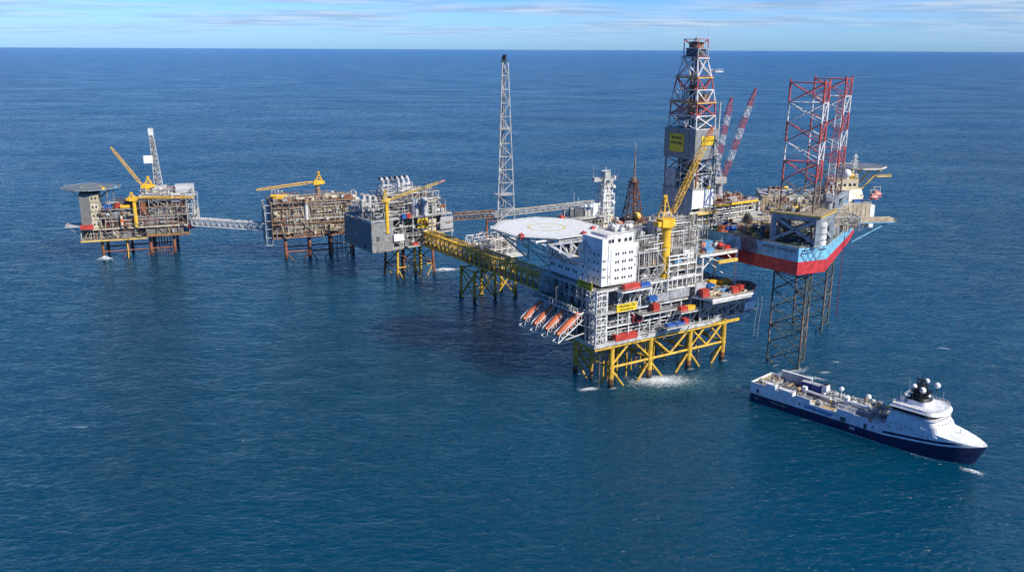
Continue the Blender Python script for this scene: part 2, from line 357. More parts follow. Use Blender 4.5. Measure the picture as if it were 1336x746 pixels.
# ------------------------------------------------------------------ sea
def sea_material():
    m = bpy.data.materials.new('sea_water'); m.use_nodes = True; nt = m.node_tree; N = nt.nodes; L = nt.links; b = N['Principled BSDF']
    g = N.new('ShaderNodeNewGeometry')
    def noise(scale, rot, st, detail=3, rough=.55, dist=0):
        mp = N.new('ShaderNodeMapping'); mp.inputs['Rotation'].default_value = (0, 0, R(rot)); mp.inputs['Scale'].default_value = (scale*st, scale, scale)
        L.new(g.outputs['Position'], mp.inputs[0]); n = N.new('ShaderNodeTexNoise'); n.inputs['Scale'].default_value = 1; n.inputs['Detail'].default_value = detail; n.inputs['Roughness'].default_value = rough; n.inputs['Distortion'].default_value = dist
        L.new(mp.outputs[0], n.inputs['Vector']); return n.outputs['Fac']
    def mul(a, k):
        n = N.new('ShaderNodeMath'); n.operation = 'MULTIPLY'; n.inputs[1].default_value = k; L.new(a, n.inputs[0]); return n.outputs[0]
    def add(a, c):
        n = N.new('ShaderNodeMath'); n.operation = 'ADD'; L.new(a, n.inputs[0]); L.new(c, n.inputs[1]); return n.outputs[0]
    swell = noise(.022, 12, .35, 2); wave = noise(.11, 18, .42, 4, .6, .6); chop = noise(.36, -22, .6, 4, .62, .5); fine = noise(1.1, 30, .6, 3, .6, .3); cross = noise(.17, 64, .45, 3, .55, .4); gust = noise(.0065, 30, .5, 4, .6)
    gm = N.new('ShaderNodeMapRange'); gm.inputs[1].default_value = .35; gm.inputs[2].default_value = .65; gm.inputs[3].default_value = .65; gm.inputs[4].default_value = 1.35; L.new(gust, gm.inputs[0])
    hs = add(mul(chop, 2.6), mul(fine, .6)); gx = N.new('ShaderNodeMath'); gx.operation = 'MULTIPLY'; L.new(hs, gx.inputs[0]); L.new(gm.outputs[0], gx.inputs[1])
    hgt = add(add(add(mul(swell, 3.0), mul(wave, 3.0)), mul(cross, .9)), gx.outputs[0])
    bp = N.new('ShaderNodeBump'); bp.inputs['Strength'].default_value = .95; bp.inputs['Distance'].default_value = 1.0
    L.new(hgt, bp.inputs['Height']); L.new(bp.outputs[0], b.inputs['Normal'])
    big = noise(.0026, 5, .5, 4); mx = N.new('ShaderNodeMix'); mx.data_type = 'RGBA'
    mx.inputs[6].default_value = (.0, .046, .084, 1); mx.inputs[7].default_value = (.0, .060, .125, 1)
    rp = N.new('ShaderNodeMapRange'); rp.inputs[1].default_value = .38; rp.inputs[2].default_value = .62; L.new(big, rp.inputs[0]); L.new(rp.outputs[0], mx.inputs[0])
    cap = noise(.16, 15, .45, 6, .62, .6); cm = N.new('ShaderNodeMapRange'); cm.inputs[1].default_value = .715; cm.inputs[2].default_value = .76; L.new(cap, cm.inputs[0])
    m3 = N.new('ShaderNodeMix'); m3.data_type = 'RGBA'; m3.inputs[7].default_value = (.55, .62, .64, 1); L.new(mx.outputs[2], m3.inputs[6]); L.new(cm.outputs[0], m3.inputs[0])
    L.new(m3.outputs[2], b.inputs['Base Color'])
    b.inputs['Specular IOR Level'].default_value = .3; rs = add(add(mul(chop, .45), mul(wave, .35)), mul(gust, .2)); rm = N.new('ShaderNodeMapRange'); rm.inputs[1].default_value = .42; rm.inputs[2].default_value = .58; rm.inputs[3].default_value = .06; rm.inputs[4].default_value = .29; L.new(rs, rm.inputs[0]); L.new(rm.outputs[0], b.inputs['Roughness']); b.inputs['IOR'].default_value = 1.333
    b.subsurface_method = 'BURLEY'; b.inputs['Subsurface Weight'].default_value = 1.0; b.inputs['Subsurface Scale'].default_value = 130.0; b.inputs['Subsurface Radius'].default_value = (.3, 1.0, 1.2)
    return m
MATS['sea'] = sea_material()
o = MB(); ring = [-250000, -60000, -15000, -4000, -1200, 0, 1200, 4000, 15000, 60000, 250000]
for i in range(10):
    for j in range(10):
        o.add([(ring[i], ring[j]+400, 0), (ring[i+1], ring[j]+400, 0), (ring[i+1], ring[j+1]+400, 0), (ring[i], ring[j+1]+400, 0)], [(0, 1, 2, 3)], 'sea')
tag(o.build('sea'), None, None, kind='structure')
def foam_material(name, sc, thr):
    m = bpy.data.materials.new(name); m.use_nodes = True; nt = m.node_tree; N = nt.nodes; L = nt.links; b = N['Principled BSDF']
    b.inputs['Base Color'].default_value = (.82, .86, .86, 1); b.inputs['Roughness'].default_value = .8
    tc = N.new('ShaderNodeTexCoord'); n = N.new('ShaderNodeTexNoise'); n.inputs['Scale'].default_value = sc; n.inputs['Detail'].default_value = 10; n.inputs['Roughness'].default_value = .65; n.inputs['Distortion'].default_value = 2.0
    L.new(tc.outputs['Object'], n.inputs['Vector'])
    ln = N.new('ShaderNodeVectorMath'); ln.operation = 'LENGTH'; mp = N.new('ShaderNodeMapping'); mp.inputs['Location'].default_value = (-1, -1, 0); mp.inputs['Scale'].default_value = (2, 2, 0)
    L.new(tc.outputs['Generated'], mp.inputs[0]); L.new(mp.outputs[0], ln.inputs[0])
    rp = N.new('ShaderNodeMapRange'); rp.inputs[1].default_value = 1.0; rp.inputs[2].default_value = .1; rp.inputs[3].default_value = -.16; rp.inputs[4].default_value = .14; L.new(ln.outputs['Value'], rp.inputs[0])
    a = N.new('ShaderNodeMath'); a.operation = 'ADD'; L.new(n.outputs['Fac'], a.inputs[0]); L.new(rp.outputs[0], a.inputs[1])
    r2 = N.new('ShaderNodeMapRange'); r2.inputs[1].default_value = thr; r2.inputs[2].default_value = thr + .34; r2.inputs[4].default_value = .95; L.new(a.outputs[0], r2.inputs[0])
    L.new(r2.outputs[0], b.inputs['Alpha']); MATS[name] = m
def tint_material():
    m = foam_material('pale_water', .12, .36); m = MATS['pale_water']; b = m.node_tree.nodes['Principled BSDF']; b.inputs['Base Color'].default_value = (.06, .24, .25, 1)
    for n in m.node_tree.nodes:
        if n.type == 'MAP_RANGE' and abs(n.inputs[4].default_value - .95) < 1e-3: n.inputs[4].default_value = .3
tint_material()
foam_material('foam_streaks', .5, .50); foam_material('foam_dense', .7, .36)
def foam(cx, cy, L_, W_, rot, mat, bump, label, seed=1):
    rr = random.Random(seed); o = MB(); n = 22; vs = []; fs = []
    for i in range(n+1):
        for j in range(n+1):
            u = i/n*2-1; v = j/n*2-1; e = max(0, 1-math.hypot(u, v)); vs.append((u*L_/2, v*W_/2, .25 + bump*e*rr.uniform(.3, 1)))
    for i in range(n):
        for j in range(n): fs.append((i*(n+1)+j, (i+1)*(n+1)+j, (i+1)*(n+1)+j+1, i*(n+1)+j+1))
    o.add(vs, fs, mat, True); ob = o.build('sea_foam'); ob.location = (cx, cy, 0); ob.rotation_euler = (0, 0, R(rot))
    return tag(ob, label, 'foam', kind='stuff')
# ------------------------------------------------------------------ main production platform
def jacket_leg(root, x, y, r, z1, mat='jacket_yellow', dx=0, dy=0, z0=-8, grow=True):
    o = MB(); o.tube((x+dx, y+dy, z0), (x, y, z1), r, mat, 14)
    if grow: o.cyl(x+dx*.7, y+dy*.7, 2.5, 5.2, r*1.035, 'rust', 14); o.tube((x+dx*.93, y+dy*.93, z0), (x+dx*.75, y+dy*.75, 2.5), r*1.04, 'growth', 14)
    for z in (z1*.45, z1-1.5): k = 1-(z-z0)/(z1-z0); o.cyl(x+dx*k, y+dy*k, z-.8, z+.8, r*1.12, mat, 14)
    return o.build('jacket_leg', root)
def brace(root, p, q, r, mat='jacket_yellow', name='jacket_brace'):
    o = MB(); o.tube(p, q, r, mat, 10); return o.build(name, root)
mp = thing('production_platform', 'large yellow legged platform with white and grey steel decks in the middle right', 'oil platform', (50, 413, 0), 32.3)
XS = [0, 25.2, 52.7, 77.6]; YB = [(-3, 26), (25, 27), (52.5, 27), (78, 27)]
for x in XS: jacket_leg(mp, x, 0, 1.45, 24)
for x, y in YB: jacket_leg(mp, x, y, 1.35, 24)
jacket_leg(mp, -1.7, 14, .9, 24)
for i in range(3):
    a, b = XS[i], XS[i+1]; m = (a+b)/2
    for y in (0, 27):
        r = .62
        brace(mp, (a, y, 11), (b, y, 11), r*1.1)
        if i == 0: brace(mp, (a, y, 12), (m, y, 23.5), r); brace(mp, (b, y, 12), (m, y, 23.5), r)
        else: brace(mp, (a, y, 23), (m, y, 11.5), r); brace(mp, (b, y, 23), (m, y, 11.5), r)
        if i == 2: brace(mp, (a, y, 11.5), (m, y, 23.5), r*.85); brace(mp, (b, y, 11.5), (m, y, 23.5), r*.85)
        brace(mp, (a, y, 10), (m, y, -6), r); brace(mp, (b, y, 10), (m, y, -6), r)
for i, x in enumerate(XS):
    bx2, by2 = YB[i]; mm = ((x+bx2)/2, by2/2)
    brace(mp, (x, 0, 11), (bx2, by2, 11), .6); brace(mp, (x, 0, 23), (*mm, 11.5), .55); brace(mp, (bx2, by2, 23), (*mm, 11.5), .55)
    brace(mp, (x, 0, 10), (*mm, -6), .55); brace(mp, (bx2, by2, 10), (*mm, -6), .55)
rr = random.Random(4)
for i in range(6):
    for j in range(3):
        if (i+j) % 4 == 3: continue
        o = MB(); x = 5 + i*6.2 + j*.8; y = 9 + j*4.5; o.tube((x, y, -5), (x, y, 24), .42, 'jacket_yellow' if (i+j) % 3 else 'rust_red', 8); o.build('conductor_pipe', mp)
for x, y in ((-4.5, 4), (58, 5), (61, 8), (64, 5), (67, 10)):
    o = MB(); o.tube((x, y, -5), (x, y, 24), .35, 'dark_grey', 8); o.build('caisson_pipe', mp)
# deck levels
lower = [(-13, -2.5), (64, -2.5), (72, -.5), (101, 4), (104, 9), (100, 30), (80, 44), (-11, 44)]
deck(mp, lower, 25.2, 1.6, 'deck_grey', edge='galv')
o = MB()
for y in (-1.8, 6, 14, 22, 30): o.box(-12, y, 22.0, 88, y+.6, 23.6, 'jacket_yellow')
o.box(-12.4, 0, 22, -11.8, 40, 23.5, 'jacket_yellow'); o.build('underdeck_beam', mp)
deck(mp, [(-13, -2), (57, -2), (57, 43), (-13, 43)], 33.2, .5, 'deck_grey', edge='galv')
deck(mp, [(-13.5, -3), (57, -3), (57, 43), (-13.5, 43)], 41.2, .8, 'deck_grey', edge='galv')
deck(mp, [(-10, -2), (57, -2), (57, 43), (-10, 43)], 52.4, .8, 'deck_grey', edge='white')
deck(mp, [(14.5, 0), (57, 0), (57, 43), (14.5, 43)], 60.2, .6, 'deck_tan', edge='galv')
for z in (47, 56.4): deck(mp, [(32, -1.5), (57, -1.5), (57, 8), (32, 8)], z, .4, 'deck_tan', edge='white')
frame(mp, -12.5, 57, -2, 43, [25.2, 33.2, 41.2, 52.4], 7, 7.5, 'white', .5, .35, 3)
frame(mp, 14.8, 33, -.5, 42, [52.4, 60.2, 68], 6, 8, 'galv', .42, .5, 4)
frame(mp, 36, 56.5, 3, 40, [60.2, 66, 71], 5, 7, 'galv', .4, .35, 45)
deck(mp, rect(16, 2, 32, 30), 68, .4, 'deck_grey', edge='galv'); deck(mp, rect(37, 4, 56, 22), 71, .4, 'deck_grey', edge='galv')
gear(mp, 16, 32, 2, 28, 68.2, 5, 16, 46, ('old_metal', 'grey', 'white', 'dark_grey', 'ivory', 'galv')); gear(mp, 37, 56, 4, 20, 71.2, 7, 22, 47, ('galv', 'grey', 'white', 'dark_grey', 'light_grey'), (1.2, 3.2))
pipes(mp, 15, 56, 1, 6, 61, 76, 40, 48, ('galv', 'white', 'grey', 'old_metal')); pipes(mp, 37, 56, 4, 20, 71, 80, 26, 49, ('galv', 'white', 'grey'))
for k, (x, y, h) in enumerate(((22, 6, 9), (30, 4, 8), (41, 6, 11), (49, 5, 9), (53, 12, 13))):
    o = MB(); o.lattice([(x-.8, y-.8, 68), (x+.8, y-.8, 68), (x+.8, y+.8, 68), (x-.8, y+.8, 68)], [(x-.7, y-.7, 68+h), (x+.7, y-.7, 68+h), (x+.7, y+.7, 68+h), (x-.7, y+.7, 68+h)], 4, .12, .08, 'white', style='z', n=4); o.build('light_mast', mp)
o = MB()
for z in (47, 53, 59.5): o.box(33, -2.2, z-.5, 52, -1.7, z+.5, 'white')
for x in (33.4, 39.5, 46, 52): o.bar((x, -1.95, 41.5), (x, -1.95, 64.5), .55, 'white')
for z in (62.6, 64.5): o.box(33, -2.2, z-.3, 50, -1.7, z+.3, 'white')
o.build('facade_frame', mp)
frame(mp, -12.4, -6.5, -2.6, 3, [25.2, 28.6, 32, 35.4, 38.8, 41.2, 44.4, 47.6, 50.4, 52.4], 3, 3, 'white', .38, .8, 5, name='stair_tower_frame')
# inner walls that close the view through the decks
o = MB(); o.box(-11, 8.5, 25.4, 56, 8.9, 32.7, 'wall_grey'); o.build('blast_wall', mp)
o = MB(); o.box(-9, 6.5, 33.4, 56, 6.9, 40.3, 'grey'); o.build('blast_wall', mp)
o = MB(); o.box(-8, 5.8, 41.4, 56, 6.2, 51.5, 'grey'); o.build('blast_wall', mp)
o = MB(); o.box(16, 9.5, 52.6, 56, 9.9, 59.4, 'wall_grey'); o.build('blast_wall', mp)
o = MB(); o.box(-9, 7.2, 25.4, -8.6, 40, 51.5, 'dark_grey'); o.build('blast_wall', mp)
for (a, b, z0, z1) in ((24, 33.2, 42.2, 46.6), (33.6, 47.8, 42.4, 47.2), (58, 68, 33.5, 37.5)):
    o = MB(); o.box(a, -3.6, z0, b, -3.2, z1, 'light_grey')
    for i in range(int((b-a)/1)): o.box(a+.3+i, -3.75, z0+.1, a+.45+i, -3.6, z1-.1, 'light_grey')
    o.build('wind_panel', mp)
for (x0, x1, y0, y1, z0, z1, n, sd) in ((-8, 56, -1.5, 7, 26, 32, 26, 1), (-8, 56, -1.5, 5.5, 34, 40, 26, 2), (-4, 56, -1.5, 5, 42, 51, 34, 3), (15, 56, 0, 9, 53, 59, 24, 4), (16, 56, 2, 30, 61, 72, 44, 5), (-12.5, -9.2, 4, 43, 26, 51, 10, 6), (33, 57, -1, 6, 42, 59, 20, 7)):
    pipes(mp, x0, x1, y0, y1, z0, z1, n, sd, ('galv', 'white', 'light_grey', 'grey'))
for (x0, x1, y0, y1, z, h, n, sd) in ((0, 56, -1.5, 6, 25.2, 6, 13, 11), (0, 56, -1.5, 5, 33.2, 6, 13, 12), (12, 56, -2, 4, 41.2, 7, 12, 13), (16, 56, .5, 9, 52.4, 6, 12, 14), (16, 33, 0, 30, 60.2, 9, 16, 15), (34, 56, 1, 30, 60.2, 13, 22, 16)):
    gear(mp, x0, x1, y0, y1, z, h, n, sd, ('light_grey', 'grey', 'white', 'galv', 'dark_grey'))
for (x0, y0, x1, y1, z0, z1, m) in ((15.5, 6, 21, 12, 60.3, 72, 'white'), (23, 4, 29, 11, 60.3, 69.5, 'grey'), (37, 12, 44, 20, 71.2, 79, 'light_grey'), (48, 9, 55, 16, 71.2, 77, 'white'), (18, 20, 34, 34, 60.3, 74, 'light_grey'), (37.5, .8, 43.5, 5.5, 60.4, 67.5, 'wall_grey'), (45.5, .8, 50, 5, 60.4, 65.5, 'white'), (50, 20, 60, 32, 60, 78, 'galv')):
    o = MB(); o.box(x0, y0, z0, x1, y1, z1, m); o.rail([(x0, y0, z1), (x1, y0, z1), (x1, y1, z1)], 'white')
    for i in range(int((x1-x0)/1.5)): o.box(x0+.4+i*1.5, y0-.14, z0+.4, x0+.75+i*1.5, y0, z1-.4, 'dark_grey' if i % 3 == 0 else m)
    for i in range(2): o.cyl(x0+1+i*1.6, y0+1.4, z1, z1+1.5+i, .35, 'galv', 8)
    o.build('module_house', mp)
pipes(mp, 15, 36, 0, 5, 61, 74, 30, 301, ('white', 'galv', 'old_metal', 'grey')); pipes(mp, 36, 62, 0, 20, 66, 82, 40, 302, ('white', 'galv', 'grey', 'ivory'), (.1, .25)); gear(mp, 18, 34, 20, 33, 74.1, 5, 8, 303, ('white', 'galv', 'grey')); gear(mp, 50, 60, 20, 31, 78.1, 4, 5, 304)
# top-side modules behind the crane
for (x0, y0, x1, y1, z0, z1, m) in ((36, 8, 46, 20, 60.3, 69, 'light_grey'), (47.5, 6, 56, 18, 60.3, 66, 'galv'), (16, 14, 30, 26, 60.3, 67, 'grey'), (38, 22, 55, 36, 60.3, 73, 'wall_grey')):
    o = MB(); o.box(x0, y0, z0, x1, y1, z1, m)
    for i in range(int((x1-x0)/1.6)): o.box(x0+.4+i*1.6, y0-.15, z0+.5, x0+.8+i*1.6, y0, z1-.5, 'dark_grey')
    o.box(x0+1, y0+1, z1, x0+3.5, y0+4, z1+1.3, 'galv'); o.rail([(x0, y0, z1), (x1, y0, z1), (x1, y1, z1), (x0, y1, z1)], close=True); o.build('module_house', mp)
# left side gallery and dark green machinery
deck(mp, [(-19, 8), (-13.6, 8), (-13.6, 44), (-19, 44)], 41.0, .5, 'deck_green', edge='grey')
o = MB()
for i in range(17):
    y = 9.5 + i*2; o.box(-17.6, y, 41, -14.6, y+1.2, 43.2, 'dark_green'); o.cyl(-18.2, y+.6, 41, 44.2, .28, 'galv', 6)
o.build('winch_row', mp)
pipes(mp, -18.5, -9.5, 9, 43, 41, 51, 14, 22, ('galv', 'grey'))
frame(mp, -13.2, -10.2, 3, 43, [41.2, 46.5, 52.4], 3, 5, 'galv', .4, .6, 8)
deck(mp, [(-13.2, 3), (-10, 3), (-10, 44), (-13.2, 44)], 46.5, .4, 'deck_grey', edge='galv')
# right hand laydown decks
deck(mp, [(47.8, -4.9), (51.8, -15.7), (80.9, -16.5), (92.6, -7.3), (96, 1), (87, 10), (82, 27), (60, 28), (57.6, -3)], 42.5, 1.2, 'deck_tan', edge='white')
deck(mp, [(57.5, -1), (88, -1), (92, 8), (92, 28), (57.5, 28)], 33, .6, 'deck_grey', edge='galv')
frame(mp, 58, 92, -.5, 30, [25.2, 33, 41.3], 7, 8, 'galv', .5, .6, 9)
o = MB(); o.box(60, 9, 25.4, 95, 9.4, 41, 'dark_grey'); o.build('blast_wall', mp)
gear(mp, 58, 90, -.5, 8, 25.2, 5, 14, 31, ('grey', 'light_grey', 'galv', 'dark_grey')); gear(mp, 60, 90, -.5, 7, 33, 5.5, 10, 32, ('grey', 'light_grey', 'galv'))
pipes(mp, 58, 95, -1, 8, 26, 41, 24, 33)
gear(mp, 62, 84, 8, 26, 42.5, 3.8, 20, 34, ('dark_grey', 'blue', 'old_metal', 'light_grey', 'grey'), (2, 6)); gear(mp, 56, 80, -14, 0, 42.5, 1.6, 12, 35, ('old_metal', 'ivory', 'grey', 'light_blue'), (1.5, 3.5))
for p, q in (((90, -8, 41.5), (86, -1, 27)), ((97, 2, 41.5), (90, 2, 28)), ((94, 4, 41.5), (90, 6, 28)), ((82, -15, 41.5), (78, -1, 28)), ((70, -15, 41.5), (68, -1, 30)), ((58, -15, 41.5), (58, -2, 30))):
    o = MB(); o.bar(p, q, .6, 'galv'); o.build('deck_strut', mp)
o = MB()
for x in range(54, 82, 4): o.box(x, -15.6, 40.3, x+.4, -2, 41.3, 'galv')
o.box(52, -15.8, 40.0, 81, -15.2, 41.3, 'galv'); o.box(60, -8, 36, 76, -7.6, 41.2, 'grey'); o.build('underdeck_beam', mp)
# raised rack on white columns at the right
for x, y in ((57.9, -.6), (82.5, -1), (82, 14), (66, 12)):
    o = MB(); o.tube((x, y, 42.5), (x, y, 61), .75, 'white', 10); o.build('rack_column', mp)
deck(mp, [(55, -2), (82.5, -2.4), (83.5, 5), (80, 17), (60, 17)], 62.5, 1.4, 'deck_tan', edge='white')
o = MB()
for p, q in (((57.9, -.6, 54), (66, -.6, 61)), ((82.5, -1, 54), (75, -1, 61)), ((82, 14, 54), (76, 15, 61)), ((66, 12, 44), (57.9, -.6, 59)), ((82.5, -1, 44), (66, 12, 60))): o.bar(p, q, .6, 'white')
o.build('rack_brace', mp)
o = MB(); o.box(66, -4.5, 57, 80, -2.6, 58.5, 'pale_yellow'); o.bar((66, -3.5, 58.5), (60, -2, 61), .4, 'white'); o.build('access_platform', mp)
gear(mp, 57, 82, 0, 14, 62.5, 4.2, 16, 41, ('light_blue', 'red', 'old_metal', 'galv', 'white', 'orange'), (1.3, 3.4))
frame(mp, 50, 60, 8, 24, [41, 48, 55, 62, 70, 75], 5, 5.5, 'white', .6, .6, 42)
o = MB(); o.box(58, 16, 43, 66.5, 27, 66, 'grey'); o.build('module_house', mp)
pipes(mp, 50, 62, 2, 12, 43, 76, 26, 43); gear(mp, 57.5, 66, 2, 10, 42.5, 7, 6, 44)
o = MB(); o.box(48.2, -6.6, 42.6, 55.6, -6.2, 49.6, 'light_grey'); o.build('wind_panel', mp)
# balconies with containers (front)
deck(mp, [(-1, -7.5), (18, -7.5), (18, -2), (-1, -2)], 52.0, .7, 'deck_grey', edge='white')
deck(mp, [(37.5, -8.5), (50, -8.5), (50, -3), (37.5, -3)], 35.6, .6, 'deck_grey', edge='galv')
deck(mp, [(28.5, -8.5), (45, -8.5), (45, -2.6), (28.5, -2.6)], 28.6, .6, 'deck_tan', edge='galv')
deck(mp, [(13, -7), (36, -7), (36, -3), (13, -3)], 38.0, .5, 'deck_grey', edge='white')
o = MB()
for x, z, y in ((0, 51.4, -7.3), (9, 51.4, -7.3), (17, 51.4, -7.3), (38, 35, -8.2), (49, 35, -8.2), (30, 28, -8.2), (44, 28, -8.2), (14, 37.5, -6.8), (25, 37.5, -6.8), (35, 37.5, -6.8)): o.bar((x, y, z), (x + 1.5, -2.6, z-7), .4, 'white')
for x in (-1, 6, 12, 18, 21): o.bar((x, -3, 41.2), (x+4, -3, 52), .42, 'white')
o.build('balcony_strut', mp)
for p_, q_ in (((15, -1.2, 41.2), (22, -1.2, 47)), ((22, -1.2, 47), (15, -1.2, 52.4)), ((24, -1, 52.4), (31, -1, 60.2)), ((58, -2, 33), (66, -2, 41)), ((20, -3.2, 25.2), (29, -3.2, 33)), ((34, -2.6, 53), (40, -2.6, 59)), ((45, -2.6, 47), (51, -2.6, 53))): o = MB(); stairs(o, p_, q_, 1); o.build('stairway', mp)
for x, y, s_ in ((97, 3.5, 3.4), ):
    o = MB(); o.box(93, .5, 26, 96, 4, 30.5, 'clean_white'); o.box(97, 1, 26, 101.5, 5, 30.5, 'clean_white'); o.box(92, .2, 25.2, 102, 5, 26, 'grey'); o.build('cabin', mp)
# ---- living quarters
lq = thing('living_quarters', 'tall white accommodation block with rows of small windows beside the helideck', 'building', (50, 413, 52.8), 32.3)
o = MB()
o.prism([(-8, 0), (14, 0), (14, 19), (-8, 19)], 1.2, 19.7, 'clean_white'); o.build('wall', lq)
o = MB(); o.prism([(-8, 0), (-4.6, 0), (-4.6, 16), (-8, 16)], 19.72, 24.6, 'clean_white'); o.box(-4.6, .02, 19.72, 14, .3, 20.9, 'clean_white'); o.build('roof_parapet', lq)
o = MB(); o.prism([(-8, 19.01), (6, 19.01), (6, 44), (-8, 44)], .2, 7.4, 'clean_white'); o.build('wing_wall', lq)
o = MB(); o.prism([(-3.5, 2.2), (13, 2.2), (13, 15), (-3.5, 15)], 19.8, 25.6, 'white'); o.build('roof_house', lq)
o = MB(); o.rail([(-8, 0, 24.6), (-4.6, 0, 24.6)]); o.rail([(-4.6, .2, 20.9), (14, .2, 20.9), (14, 18, 20.9)], 'white'); o.rail([(-3.5, 2.2, 25.6), (13, 2.2, 25.6), (13, 15, 25.6), (-3.5, 15, 25.6)], 'white', close=True)
o.rail([(-7.8, 19.2, 7.4), (-7.8, 44, 7.4), (6, 44, 7.4)], 'galv'); o.build('railing', lq)
o = MB()
for k in range(1, 5): o.box(-4.4, -.05, 1.4+k*4.05, 13.9, 0.001, 1.48+k*4.05, 'light_grey'); o.box(-8.05, .2, 1.4+k*4.05, -7.999, 18.8, 1.48+k*4.05, 'light_grey')
for x in (-1, 3.4, 7.7, 12): o.box(x, -.045, 2, x+.07, .001, 19.4, 'light_grey')
o.box(-3.4, -.5, 5.2, -2.9, -.02, 6.2, 'light_grey'); o.box(12.4, -.4, 9.6, 13.2, -.02, 10.6, 'galv'); o.box(12.5, -.4, 13.6, 13.2, -.02, 14.4, 'galv'); o.bar((-4.3, -.2, 2), (-4.3, -.2, 24), .16, 'galv'); o.build('panel_seam', lq)
for (x, z) in ((-7.2, 6), (-7.2, 10), (-7.2, 14)):
    o = MB(); o.box(x, -.9, z, x+1.8, -.02, z+.2, 'galv'); o.rail([(x, -.9, z+.2), (x+1.8, -.9, z+.2)], 'galv'); o.build('ledge', lq)
def win(x, y, z, wx, wz, side):
    f = MB(); g = MB()
    if side == 'f':
        f.box(x-wx/2-.13, y-.1, z-.13, x+wx/2+.13, y-.02, z+wz+.13, 'light_grey'); g.box(x-wx/2, y-.14, z, x+wx/2, y-.102, z+wz, 'glass')
    else:
        f.box(y-.1, x-wx/2-.13, z-.13, y-.02, x+wx/2+.13, z+wz+.13, 'light_grey'); g.box(y-.14, x-wx/2, z, y-.102, x+wx/2, z+wz, 'glass')
    fo = f.build('window', lq); g.build('pane', fo)
for k in range(4):
    for cx in (1.3, 5.6, 9.8):
        for e in (-.75, .75): win(cx + e, 0, 3.8 + k*4.05, .75, 1.15, 'f')
for k in range(4):
    for cx in (3, 6, 10.5, 15): win(cx, -8, 3.8 + k*4.05, .8, 1.1, 's')
for cx in (20.5, 22.5, 27, 29, 33, 35, 40, 42): win(cx, -8, 3.6, .9, 1.5, 's')
for cx in (-2, 0, 4, 8, 11): win(cx, 2.2, 21.8, 1.5, 1.6, 'f')
o = MB(); o.box(-4, -.16, 1.0, 14, -.02, 1.8, 'galv'); o.box(14.02, 2, 4, 14.5, 17, 5, 'galv')
o.bar((13.6, -.12, 2), (13.6, -.12, 19), .2, 'galv'); o.bar((-2.6, -.12, 2), (-2.6, -.12, 19), .2, 'light_grey'); o.build('wall_trim', lq)
gear(lq, -2, 12, 3.5, 14, 25.6, 3, 6, 51, ('white', 'galv', 'clean_white'), (1.5, 3.5))
# ---- helideck
hd = thing('helideck', 'large white octagonal helideck with a pale yellow landing circle', 'helideck', (50, 413, 75), 32.3)
hp = [(-33, 38), (-18, 23), (4, 23), (19, 38), (19, 60), (4, 75), (-18, 75), (-33, 60)]
cxh, cyh = -7, 49
o = MB(); o.prism(hp, -.9, 0, 'heli_white'); o.build('landing_surface', hd)
def annulus(o, r0, r1, z, m, n=64, a0=0, a1=2*math.pi):
    vs = []; 
    for i in range(n+1):
        a = a0 + (a1-a0)*i/n
        for r in (r0, r1): vs.append((cxh + r*math.cos(a), cyh + r*math.sin(a), z))
    o.add(vs, [(2*i, 2*i+1, 2*i+3, 2*i+2) for i in range(n)], m)
o = MB(); annulus(o, 9.2, 10.3, .012, 'heli_yellow'); o.build('landing_circle', hd)
o = MB()
inn = [(cxh + (x-cxh)*.955, cyh + (y-cyh)*.955) for x, y in hp]; in2 = [(cxh + (x-cxh)*.94, cyh + (y-cyh)*.94) for x, y in hp]
vs = [(x, y, .012) for x, y in inn] + [(x, y, .012) for x, y in in2]; o.add(vs, [(i, (i+1) % 8, 8+(i+1) % 8, 8+i) for i in range(8)], 'light_grey')
for sx_ in (-1.7, 1.7): o.box(cxh+sx_-.35, cyh-2.8, .008, cxh+sx_+.35, cyh+2.8, .014, 'heli_yellow')
o.box(cxh-1.35, cyh-.35, .008, cxh+1.35, cyh+.35, .014, 'heli_yellow'); o.build('deck_marking', hd)
o = MB(); out = [(cxh + (x-cxh)*1.055, cyh + (y-cyh)*1.055) for x, y in hp]
for i in range(8):
    a, b = hp[i], hp[(i+1) % 8]; c, d = out[i], out[(i+1) % 8]; n = 12
    o.add([(a[0], a[1], -.45), (b[0], b[1], -.45), (d[0], d[1], -.1), (c[0], c[1], -.1)], [(0, 1, 2, 3)], 'light_grey')
    for k in range(n+1):
        f = k/n; o.bar((a[0]+(b[0]-a[0])*f, a[1]+(b[1]-a[1])*f, -.6), (c[0]+(d[0]-c[0])*f, c[1]+(d[1]-c[1])*f, 0), .14, 'galv')
    o.bar((c[0], c[1], 0), (d[0], d[1], 0), .2, 'galv')
o.build('safety_net', hd)
o = MB(); o.box(-17.5, 22.7, -3.4, 3.4, 22.9, -1.0, 'light_grey'); o.build('name_board', hd)
lettering('VALHALL', hd, (-8.5, 22.66, -2.2), (R(90), 0, 0), 2.0, 'dark_grey', sx=1.5)
# support truss in white tube, leaning back to the quarters
o = MB()
for x in (-28, -20, -12, -4, 4, 14): o.bar((x, 26.5, -1.9), (x, 71.5, -1.9), .8, 'white')
for y in (26.5, 37, 48, 59, 70): o.bar((-29, y, -1.3), (17, y, -1.3), .8, 'white')
o.build('support_grid', hd)
o = MB()
for y in (44, 64):
    A_ = [(-17, y, -2.2), (-8.5, y, -2.2), (0, y, -2.2)]
    lo = [(-7.8, y, -15)]
    o.bar((-28 if y > 30 else -18, y, -2.4), (-8.2, y, -20), .75, 'white'); o.bar((-18, y, -2.4), (-8.2, y, -14), .6, 'white')
    o.bar((-8.2, y, -2), (-8.2, y, -20), .75, 'white')
o.build('support_strut', hd)
